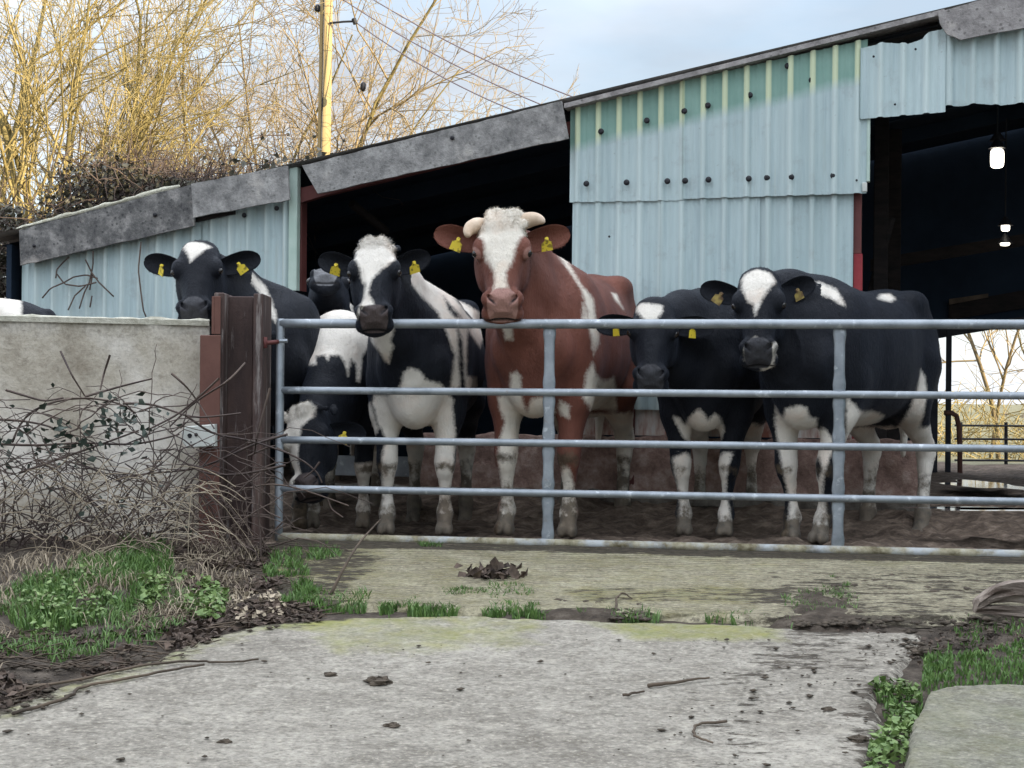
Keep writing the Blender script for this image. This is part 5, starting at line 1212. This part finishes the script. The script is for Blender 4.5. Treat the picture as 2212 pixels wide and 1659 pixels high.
# scrub beyond the shed
C_ = np.array([W(rnd.uniform(1990, 2420), rnd.uniform(870, 1040), rnd.uniform(17.5, 20)) for i in range(500)])
hg = thing('scrub_hedge', 'pale tangled scrub beyond the far gate', 'hedge', (C_[:, 0].mean(), C_[:, 1].mean(), 0)); v, f = twigs(C_, 10, .8, .008); mk('twig_mass', v, f, M['twig'], hg, kind='stuff')
v, f = leaves(C_[::4], .03, 11); mk('leaf_mass', v, f, M['straw'], hg, kind='stuff')

# ================================================================== brambles in front of the wall
def smooth_line(q, n):
    q = np.asarray(q, float); t = np.linspace(0, 1, len(q)); tt = np.linspace(0, 1, n)
    P_ = np.stack([np.interp(tt, t, q[:, i]) for i in range(3)], 1)
    for _ in range(2): P_[1:-1] = (P_[:-2] + 2 * P_[1:-1] + P_[2:]) / 4
    return P_
br = thing('bramble_thicket', 'tangled bare bramble canes and dead grass against the concrete wall', 'bramble', W(250, 1200, 6.95))
S0, S1, Q0, Q1 = [], [], [], []
def addline(P_, r0, r1):
    rr = np.linspace(r0, r1, len(P_))
    for i in range(len(P_) - 1): S0.append(P_[i]); S1.append(P_[i + 1]); Q0.append(rr[i]); Q1.append(rr[i + 1])
c8 = lambda x, y: (.4167 * x, 604.9 + .4167 * y)
c5 = lambda x, y: (535.7 + .25 * x, 777.7 + .25 * y)
for pl_ in ([(-20, 722), (120, 730), (240, 752), (345, 800)], [(65, 840), (100, 740), (180, 660), (330, 612), (470, 610), (620, 630), (700, 690)], [(315, 370), (370, 490), (440, 600)], [(570, 390), (540, 480), (520, 570)],
            [(440, 605), (560, 570), (650, 545), (785, 512)], [(890, 485), (960, 545), (1020, 620), (1110, 770)], [(1135, 510), (1040, 600), (920, 700), (760, 780)], [(1270, 430), (1180, 530), (1090, 580), (1000, 640), (880, 760)],
            [(640, 640), (780, 640), (900, 680), (1010, 720), (1250, 690)], [(1490, 800), (1300, 850), (1180, 920), (1000, 990), (800, 995), (600, 1030)], [(1480, 960), (1250, 1010), (1060, 1010), (850, 880)], [(830, 1260), (990, 1050), (1100, 900)],
            [(700, 1330), (900, 1290), (1100, 1310)], [(0, 850), (200, 860), (420, 840), (700, 860), (930, 800)], [(100, 1000), (300, 930), (500, 860), (720, 780)], [(30, 570), (130, 600), (230, 630), (330, 610)], [(960, 700), (1100, 800), (1300, 830), (1500, 900)],
            [(860, 1180), (820, 1050), (760, 960)], [(1400, 560), (1330, 820), (1320, 900)]):
    addline(smooth_line([W(*c8(x, y), 7.02 + .08 * math.sin(x)) for x, y in pl_], 14), .0062, .0040)
for pl_ in ([(0, 720), (150, 680), (260, 660), (330, 655)], [(0, 830), (180, 750), (240, 740)], [(250, 760), (480, 870), (600, 970), (640, 1060)], [(-100, 1140), (0, 1110), (150, 1065), (350, 1080), (560, 1150), (680, 1190), (870, 1260)], [(690, 1200), (720, 1290), (820, 1360)], [(620, 880), (560, 960), (480, 1020)], [(40, 1640), (240, 1460), (330, 1370)]):
    addline(smooth_line([W(*c5(x, y), 7.12) for x, y in pl_], 14), .0052, .0035)
for i in range(95):
    u = rnd.uniform(-90, 560) if i % 3 else rnd.uniform(-90, 330); Y = rnd.uniform(6.75, 7.1); du = rnd.normal(0, 230); top_v = rnd.uniform(820, 1130) if u < 400 else rnd.uniform(960, 1150)
    a = W(u, 0, Y); a = V3(a[0], a[1], float(zground(np.array([a[0]]), np.array([a[1]]))[0])); b_ = W(u + du * .5, top_v, Y - rnd.uniform(0, .15)); c_ = W(u + du, top_v + rnd.uniform(40, 190), Y - rnd.uniform(0, .25))
    t = np.linspace(0, 1, 11)[:, None]; P_ = a * (1 - t) ** 2 + b_ * 2 * t * (1 - t) * 1.0 + c_ * t ** 2; P_ = P_ + rnd.normal(0, .010, P_.shape); addline(P_, rnd.uniform(.0022, .0046), .0014)
for i in range(215):                                            # criss-crossing dead side shoots
    u = rnd.uniform(-80, 420) if i % 4 else rnd.uniform(380, 600); v_ = np.interp(rnd.uniform(), [0, .25, 1], [860, 960, 1215]) if u < 400 else rnd.uniform(980, 1190); p0 = W(u, v_, rnd.uniform(6.75, 7.12)); an = rnd.normal(0, .55) + (0 if i % 3 else 1.2); sg = rnd.choice([-1, 1]); l_ = rnd.uniform(.12, .46)
    d = V3(math.cos(an) * sg, rnd.normal(0, .2), math.sin(an)); P_ = np.array([p0 + d * l_ * t - V3(0, 0, .35 * l_ * t * t) for t in np.linspace(-.3, 1, 8)]) + rnd.normal(0, .006, (8, 3)); addline(P_, rnd.uniform(.0022, .0040), .0014)
v, f = segs_mesh(S0, S1, Q0, Q1, 4); mk('cane_mass', v, f, M['cane'], br, kind='stuff')
S0, S1, Q0, Q1 = [], [], [], []
for i in range(190):
    u = rnd.uniform(-90, 480); v_ = rnd.uniform(1010, 1260); p0 = W(u, v_, rnd.uniform(6.45, 6.95)); an = rnd.normal(0, .7); sg = rnd.choice([-1, 1]); l_ = rnd.uniform(.08, .34)
    d = V3(math.cos(an) * sg, rnd.normal(0, .3), math.sin(an)); P_ = np.array([p0 + d * l_ * t - V3(0, 0, .5 * l_ * t * t) for t in np.linspace(-.3, 1, 7)]) + rnd.normal(0, .004, (7, 3)); addline(P_, .0024, .0012)
v, f = segs_mesh(S0, S1, Q0, Q1, 3); mk('straw_mass', v, f, M['straw'], br, kind='stuff')
C_ = []
for i in range(190):
    k = i % 4
    u, v_ = ((rnd.uniform(20, 340), rnd.normal(945, 32)), (rnd.normal(255, 40), rnd.normal(905, 25)), (rnd.uniform(-40, 200), rnd.normal(955, 20)), (rnd.uniform(0, 480), rnd.uniform(900, 1240)))[k]
    C_.append(W(u, v_, rnd.uniform(6.75, 7.1)))
for x, y in ((275, 545), (640, 575), (500, 640), (650, 660), (790, 690), (960, 1180), (840, 1070), (790, 1040), (745, 920)): C_.append(W(*c8(x, y), 7.0))
v, f = leaves(np.array(C_), .023, 21, .62, .2); mk('leaf_mass', v, f, M['leafdark'], br, kind='stuff')

# ================================================================== grass, weeds, litter
def inpoly(poly, n, seed):
    r_ = np.random.default_rng(seed); P_ = gpoly(*poly); lo, hi = P_.min(0), P_.max(0); X = r_.uniform(lo[0], hi[0], n * 6); Y = r_.uniform(lo[1], hi[1], n * 6)
    dd = psd(X, Y, P_); k = (dd > 0) & (fbm(X * 6, Y * 6, seed) > .45); X, Y = X[k][:n], Y[k][:n]; return X, Y
def zt_at(X, Y, slabz=None): return np.maximum(zground(X, Y), zs(Y) - .02)
def blades(polys, seed, per, h, mat, label, wd=.0032, lean=.5):
    V_, F_ = [], []; off = 0
    for j, (poly, n) in enumerate(polys):
        X, Y = inpoly(poly, int(n * per), seed + j); r_ = np.random.default_rng(seed + j + 50); m_ = len(X)
        if not m_: continue
        z = zt_at(X, Y); base = np.stack([X, Y, z], 1); a = r_.uniform(0, 2 * np.pi, m_); hh = h * r_.uniform(.45, 1.2, m_) * (.6 + .8 * fbm(X * 4, Y * 4, seed + 9)); ln = lean * r_.uniform(.2, 1.2, m_)
        d = np.stack([np.cos(a), np.sin(a), np.zeros(m_)], 1); s = np.stack([-np.sin(a), np.cos(a), np.zeros(m_)], 1) * wd
        s2 = np.stack([np.cos(a * 3), np.sin(a * 3), np.zeros(m_)], 1) * wd
        mid = base + d * (ln * hh * .35)[:, None] + np.array([0, 0, 1]) * (hh * .62)[:, None]; tip = base + d * (ln * hh)[:, None] + np.array([0, 0, 1]) * (hh * (1 - .25 * ln))[:, None]
        V_.append(np.stack([base - s2, base + s2, mid - s2 * .8, mid + s2 * .8, tip], 1).reshape(-1, 3)); i = off + np.arange(m_) * 5
        F_.append(np.concatenate([np.stack([i, i + 1, i + 3], 1), np.stack([i, i + 3, i + 2], 1), np.stack([i + 2, i + 3, i + 4], 1)])); off += m_ * 5
    o = mk('grass', np.concatenate(V_), np.concatenate(F_), M[mat]); tag(o, label, 'grass', kind='stuff'); return o
blades([([(20, 1290), (120, 1245), (260, 1200), (345, 1185), (375, 1250), (330, 1300), (200, 1345), (60, 1395), (10, 1340)], 3000), ([(250, 1185), (360, 1180), (380, 1240), (300, 1260)], 900)], 100, 1, .060, 'grass', 'green grass under the brambles on the left bank')
blades([([(-40, 1240), (200, 1190), (420, 1185), (560, 1200), (540, 1300), (330, 1380), (100, 1440), (-40, 1470)], 1700)], 300, 1, .075, 'straw', 'dead tangled grass over the left bank', .0022, 1.3)
blades([([(-40, 1300), (200, 1250), (420, 1250), (500, 1300), (330, 1390), (100, 1440), (-40, 1470)], 3200)], 320, 1, .050, 'grass', 'sparse short green grass along the front of the left bank', .0025, .9)
blades([([(580, 1195), (655, 1190), (660, 1235), (590, 1250)], 330), ([(660, 1180), (735, 1180), (735, 1212), (665, 1218)], 420), ([(570, 1230), (660, 1228), (690, 1305), (580, 1315)], 800), ([(650, 1280), (800, 1285), (790, 1318), (660, 1318)], 700)], 120, 1, .055, 'grass', 'grass tufts at the left end of the apron before the gate')
blades([([(815, 1285), (905, 1282), (910, 1315), (820, 1322)], 480), ([(955, 1278), (1050, 1275), (1055, 1325), (960, 1330)], 520), ([(1050, 1265), (1155, 1265), (1150, 1315), (1060, 1330)], 420), ([(1245, 1298), (1285, 1298), (1285, 1330), (1250, 1330)], 110), ([(800, 1308), (1180, 1312), (1180, 1334), (800, 1336)], 700), ([(1180, 1316), (1650, 1330), (1650, 1348), (1180, 1338)], 260)], 140, 1, .050, 'grass', 'grass tufts along the joint between drive and apron')
blades([([(905, 1176), (955, 1176), (958, 1200), (905, 1200)], 260)], 150, 1, .05, 'grass', 'single bright grass tuft under the bottom rail')
blades([([(1690, 1252), (1840, 1250), (1840, 1300), (1750, 1330), (1690, 1300)], 1000), ([(1690, 1290), (1850, 1290), (1860, 1350), (1700, 1355)], 500)], 160, 1, .045, 'grass', 'grass on the dark soil heap at right of the apron')
blades([([(1990, 1420), (2130, 1395), (2330, 1350), (2330, 1490), (2100, 1500), (2000, 1505)], 1500), ([(2000, 1390), (2060, 1390), (2060, 1480), (1990, 1480)], 420), ([(2050, 1330), (2330, 1320), (2330, 1380), (2080, 1390)], 380)], 170, 1, .028, 'grass', 'patchy grass beside the log at the right edge')
blades([([(1885, 1480), (1990, 1490), (1995, 1530), (1960, 1640), (1935, 1720), (1880, 1720), (1870, 1620), (1930, 1580)], 700)], 180, 1, .040, 'grass', 'grass strip in the gap beside the right slab')
def weeds(poly, n, seed, size, mat, label, name='weeds', lift=.03, cat='weed'):
    X, Y = inpoly(poly, n, seed); r_ = np.random.default_rng(seed); z = zt_at(X, Y) + r_.uniform(.005, lift, len(X))
    v, f = leaves(np.stack([X, Y, z], 1), size, seed, .7, .15, .55); o = mk(name, v, f, M[mat]); tag(o, label, cat, kind='stuff'); return o
weeds([(300, 1275), (400, 1260), (490, 1290), (480, 1345), (380, 1350), (300, 1320)], 560, 200, .016, 'weed', 'light green broad-leaved weeds at the foot of the bank', lift=.06)
weeds([(20, 1290), (200, 1260), (260, 1330), (70, 1400)], 520, 201, .013, 'weed', 'pale feathery weeds at the left edge of the bank', lift=.06)
weeds([(1880, 1480), (1985, 1490), (1990, 1530), (1950, 1660), (1930, 1720), (1865, 1720), (1880, 1600), (1940, 1560)], 620, 202, .013, 'weed', 'leafy weeds in the gap beside the right slab', lift=.05)
weeds([(500, 1300), (600, 1290), (620, 1330), (510, 1345)], 150, 203, .012, 'straw', 'dry brown weeds beside the light green weeds', lift=.04)
weeds([(-40, 1400), (300, 1350), (560, 1305), (700, 1300), (690, 1335), (560, 1352), (330, 1432), (150, 1480), (-40, 1545)], 1500, 204, .017, 'litter', 'dead leaves along the muddy edge of the drive', 'leaf_litter', .02, 'leaf litter')
weeds([(380, 1190), (600, 1185), (610, 1290), (480, 1310), (390, 1270)], 900, 205, .017, 'litter', 'dead leaves and debris at the foot of the rusty post', 'leaf_litter', .03, 'leaf litter')
weeds([(1660, 1230), (1850, 1230), (2212, 1330), (2330, 1400), (2000, 1420), (1900, 1500), (1880, 1450), (1700, 1350)], 900, 206, .010, 'litter', 'scattered debris on the muddy right side of the apron', 'leaf_litter', .012, 'leaf litter')
# small sticks among the litter
X, Y = inpoly([(-40, 1380), (300, 1330), (600, 1190), (700, 1300), (690, 1335), (560, 1352), (330, 1432), (150, 1480), (-40, 1545)], 420, 210); r_ = np.random.default_rng(5); z = zt_at(X, Y) + .006
a = r_.uniform(-.6, .6, len(X)) + np.pi * (r_.uniform(size=len(X)) < .5); L_ = r_.uniform(.03, .13, len(X)); P0 = np.stack([X, Y, z], 1); P1 = P0 + np.stack([np.cos(a) * L_, np.sin(a) * L_, r_.uniform(-.005, .03, len(X))], 1)
v, f = segs_mesh(P0, P1, np.full(len(X), .0030), np.full(len(X), .0020), 4); o = mk('twig_litter', v, f, M['stick']); tag(o, 'fine broken twigs strewn over the left bank', 'twigs', kind='stuff')

# sticks lying about
def gp(u, v, lift=.006):
    p = GR(u, v); return p + V3(0, 0, lift)
def stick(label, pts, r0=.005, r1=.003, lifts=None, name='fallen_twig', mat='stick'):
    q = [gp(u, v, .010 if lifts is None else lifts[i]) for i, (u, v) in enumerate(pts)]; P_ = smooth_line(q, 4 * len(q)); P_[1:-1] += np.random.default_rng(len(label)).normal(0, .003, P_[1:-1].shape) * V3(1, 1, .3)
    m = MB(); m.tube(P_, np.linspace(r0, r1, len(P_)), 6); return tag(m.build(name, M[mat], None, True), label, 'twig')
c6 = lambda x, y: (.3906 * x, 1123.3 + .3906 * y)
stick('long thin forked twig lying along the left edge of the drive', [c6(70, 1090), c6(250, 1040), c6(400, 990), c6(425, 940), c6(660, 900), c6(900, 855), c6(1130, 815)], .006, .004)
stick('thin twig lying above the long forked twig on the drive', [c6(100, 945), c6(430, 905), c6(800, 815), c6(1090, 795), c6(1250, 805), c6(1430, 785)], .005, .0035)
P_ = smooth_line([GR(714, 1290) + V3(0, 0, .01), W(742, 1228, GR(714, 1290)[1] + .06), W(775, 1172, GR(714, 1290)[1] + .22), W(822, 1122, 7.0)], 14); m = MB(); m.tube(P_, np.linspace(.0075, .0035, 14), 6); tag(m.build('fallen_twig', M['stick'], None, True), 'stick leaning from the grass up against the bottom rail', 'twig')
stick('short dark straight stick on the drive right of centre', [(1400, 1488), (1470, 1479), (1532, 1470)], .007, .003)
stick('short stick beside the straight dark stick', [(1345, 1508), (1375, 1503), (1392, 1500)], .005, .003)
stick('hooked twig near the bottom of the drive', [(1570, 1565), (1505, 1570), (1495, 1590), (1512, 1603), (1540, 1612)], .0045, .003)
stick('curled twig in the soil at the joint', [(1333, 1325), (1330, 1308), (1345, 1298), (1365, 1303)], .005, .003, [.01, .03, .035, .02])
# clods
def clod(u, v, r_, label, mat='litter', sq=.5, seed=0, name='mud_clod', cat='clod', ax=1.6):
    rr = np.random.default_rng(seed); p = GR(u, v); vs = []; f = []; nu, nv = 14, 8
    ph = rr.uniform(0, 6, 6)
    for j in range(nv + 1):
        th = math.pi * j / nv
        for i in range(nu):
            a = 2 * math.pi * i / nu; k = 1 + .22 * math.sin(3 * a + ph[0] + th * 2) + .15 * math.sin(5 * a + ph[1] - th * 3) + .12 * math.sin(7 * th + ph[2] + a)
            vs.append(p + V3(math.cos(a) * math.sin(th) * r_ * k * ax, math.sin(a) * math.sin(th) * r_ * k, r_ * sq * (.35 + math.cos(th) * k)))
    for j in range(nv):
        for i in range(nu): f.append((j * nu + i, (j + 1) * nu + i, (j + 1) * nu + (i + 1) % nu, j * nu + (i + 1) % nu))
    return tag(mk(name, vs, f, M[mat], None, False), label, cat)
for i, (u, v, r_, lab) in enumerate([(713, 1459, .014, 'small brown clod on the left part of the drive'), (818, 1476, .028, 'flat mossy clod right of the small brown clod'), (848, 1570, .016, 'dark clod low in the middle of the drive'), (486, 1604, .013, 'small dark clod near the bottom left of the drive'),
                                     (1860, 1218, .012, 'tiny clod just below the bottom rail'), (1985, 1410, .022, 'clod on the muddy right edge of the drive'), (1855, 1600, .02, 'clod at the lower right edge of the drive'), (1790, 1535, .014, 'small clod right of the hooked twig')]):
    clod(u, v, r_, lab, 'soilclod', .55, i, ax=1.5)
lc = thing('dead_leaf_clump', 'crumpled clump of dead leaves on the mossy apron', 'leaf clump', GR(1065, 1255))
r_ = np.random.default_rng(9); c0 = GR(1065, 1252); cc = np.array([c0 + V3(r_.normal(0, .055), r_.normal(0, .035), abs(r_.normal(0, .028)) + .01) for i in range(120)]); v, f = leaves(cc, .026, 31, .7, .4); mk('leaf_mass', v, f, M['litter'], lc, kind='stuff')
# soil heap
def heap(name, label, poly, hgt, mat, seed, zb=0.0):
    P_ = gpoly(*poly); lo, hi = P_.min(0) - .06, P_.max(0) + .06; X, Y = np.meshgrid(np.arange(lo[0], hi[0], .012), np.arange(lo[1], hi[1], .012)); d = psd(X, Y, P_) + (fbm(X * 12, Y * 12, seed) - .47) * .12
    Z = zs(Y) - .03 + zb + hgt * sstep(-.03, .12, d) * (.35 + 1.3 * fbm(X * 16, Y * 16, seed + 1)) + .03 * sstep(-.06, .01, d); ny_, nx_ = X.shape; idx = np.arange(nx_ * ny_).reshape(ny_, nx_); q = np.stack([idx[:-1, :-1], idx[:-1, 1:], idx[1:, 1:], idx[1:, :-1]], -1).reshape(-1, 4)
    q = q[(d.ravel()[q] > -.05).any(1)]; us, inv = np.unique(q, return_inverse=True)
    return tag(mk(name, np.stack([X, Y, Z], -1).reshape(-1, 3)[us], inv.reshape(-1, 4), M[mat], None, True), label, 'soil')
heap('soil_heap', 'dark crumbly soil heap on the joint right of the apron', [(1700, 1290), (1740, 1278), (1790, 1285), (1840, 1310), (1850, 1340), (1770, 1356), (1690, 1345)], .014, 'soil', 21, .008)
heap('soil_strip', 'thin ridge of soil in the joint between apron and drive', [(1180, 1318), (1320, 1312), (1370, 1324), (1320, 1338), (1190, 1334)], .014, 'soil', 25, .006)
# loose crumbs of soil and grit
def crumbs(polys, seed, label, smin, smax, mat='soilclod'):
    V_, F_ = [], []; off = 0; base = np.array([(1, 0, 0), (0, 1, 0), (-1, 0, 0), (0, -1, 0), (.3, .2, .8), (0, 0, -.6), (.7, .7, .3), (-.7, .6, .35), (-.6, -.7, .3), (.7, -.6, .25)], float)
    fc = np.array([(0, 6, 4), (6, 1, 4), (1, 7, 4), (7, 2, 4), (2, 8, 4), (8, 3, 4), (3, 9, 4), (9, 0, 4), (0, 5, 6), (6, 5, 1), (1, 5, 7), (7, 5, 2), (2, 5, 8), (8, 5, 3), (3, 5, 9), (9, 5, 0)])
    for j, (poly, n) in enumerate(polys):
        X, Y = inpoly(poly, n, seed + j); r_ = np.random.default_rng(seed + j)
        for x, y in zip(X, Y):
            s_ = smin + (smax - smin) * r_.uniform() ** 3; a = r_.uniform(0, 6.28); q = base * (1 + r_.normal(0, .18, base.shape)) * V3(1.3, 1, .6) * s_; q = np.stack([q[:, 0] * math.cos(a) - q[:, 1] * math.sin(a), q[:, 0] * math.sin(a) + q[:, 1] * math.cos(a), q[:, 2]], 1)
            V_.append(q + V3(x, y, float(zs(y)) + .006)); F_.append(fc + off); off += len(base)
    return tag(mk('soil_crumbs', np.concatenate(V_), np.concatenate(F_), M[mat]), label, 'soil', kind='stuff')
crumbs([([(1680, 1255), (1840, 1250), (1870, 1350), (1680, 1362)], 420), ([(1160, 1300), (1400, 1305), (1400, 1342), (1160, 1340)], 150), ([(1850, 1240), (2100, 1250), (2212, 1350), (1990, 1420), (1880, 1380)], 260)], 400, 'crumbled soil over the joint and muddy corner right of centre', .005, .024)
crumbs([([(1850, 1400), (2000, 1370), (1990, 1500), (1900, 1700), (1840, 1700), (1880, 1500)], 170), ([(1500, 1380), (1880, 1380), (1850, 1659), (1400, 1659)], 110), ([(0, 1560), (560, 1380), (1500, 1380), (1400, 1659), (0, 1659)], 60)], 420, 'scattered grit and mud specks on the drive', .003, .012)
crumbs([([(-40, 1420), (330, 1370), (640, 1310), (700, 1345), (560, 1365), (330, 1450), (-40, 1580)], 300)], 440, 'muddy crumbs along the left edge of the drive', .004, .016)
# split log at the right edge
lg = thing('split_log', 'weathered split log lying at the right edge below the gate', 'log', GR(2200, 1325))
for (pts, rad) in (([(2108, 1305, .06), (2140, 1282, .09), (2190, 1272, .10), (2330, 1290, .10)], .055), ([(2106, 1318, .03), (2150, 1318, .05), (2220, 1325, .06), (2340, 1345, .06)], .04)):
    P_ = smooth_line([GR(2160, 1330) * V3(0, 1, 0) + V3(W(u, v, GR(2160, 1330)[1])[0], .0, W(u, v, GR(2160, 1330)[1])[2]) for u, v, _ in pts], 22); rr = rad * (.45 + .55 * np.sin(np.linspace(.25, 1.8, 22))); m = MB()
    vs = []; n = 16; f = []
    for i, p in enumerate(P_):
        for k in range(n):
            a = 2 * math.pi * k / n; kk = rr[i] * (1 + .22 * math.sin(3 * a + 1) + .12 * math.sin(5 * a + i * .25) + .06 * math.sin(9 * a)); vs.append(p + V3(.15 * math.sin(a) * kk, math.cos(a) * kk * 1.2, math.sin(a) * kk * .75))
    f = [(i * n + k, i * n + (k + 1) % n, (i + 1) * n + (k + 1) % n, (i + 1) * n + k) for i in range(len(P_) - 1) for k in range(n)] + [tuple(range(n))[::-1], tuple(range((len(P_) - 1) * n, len(P_) * n))]
    m.add(vs, f); m.build('split_piece', M['log'], lg)
print('done', time.time() - T0)
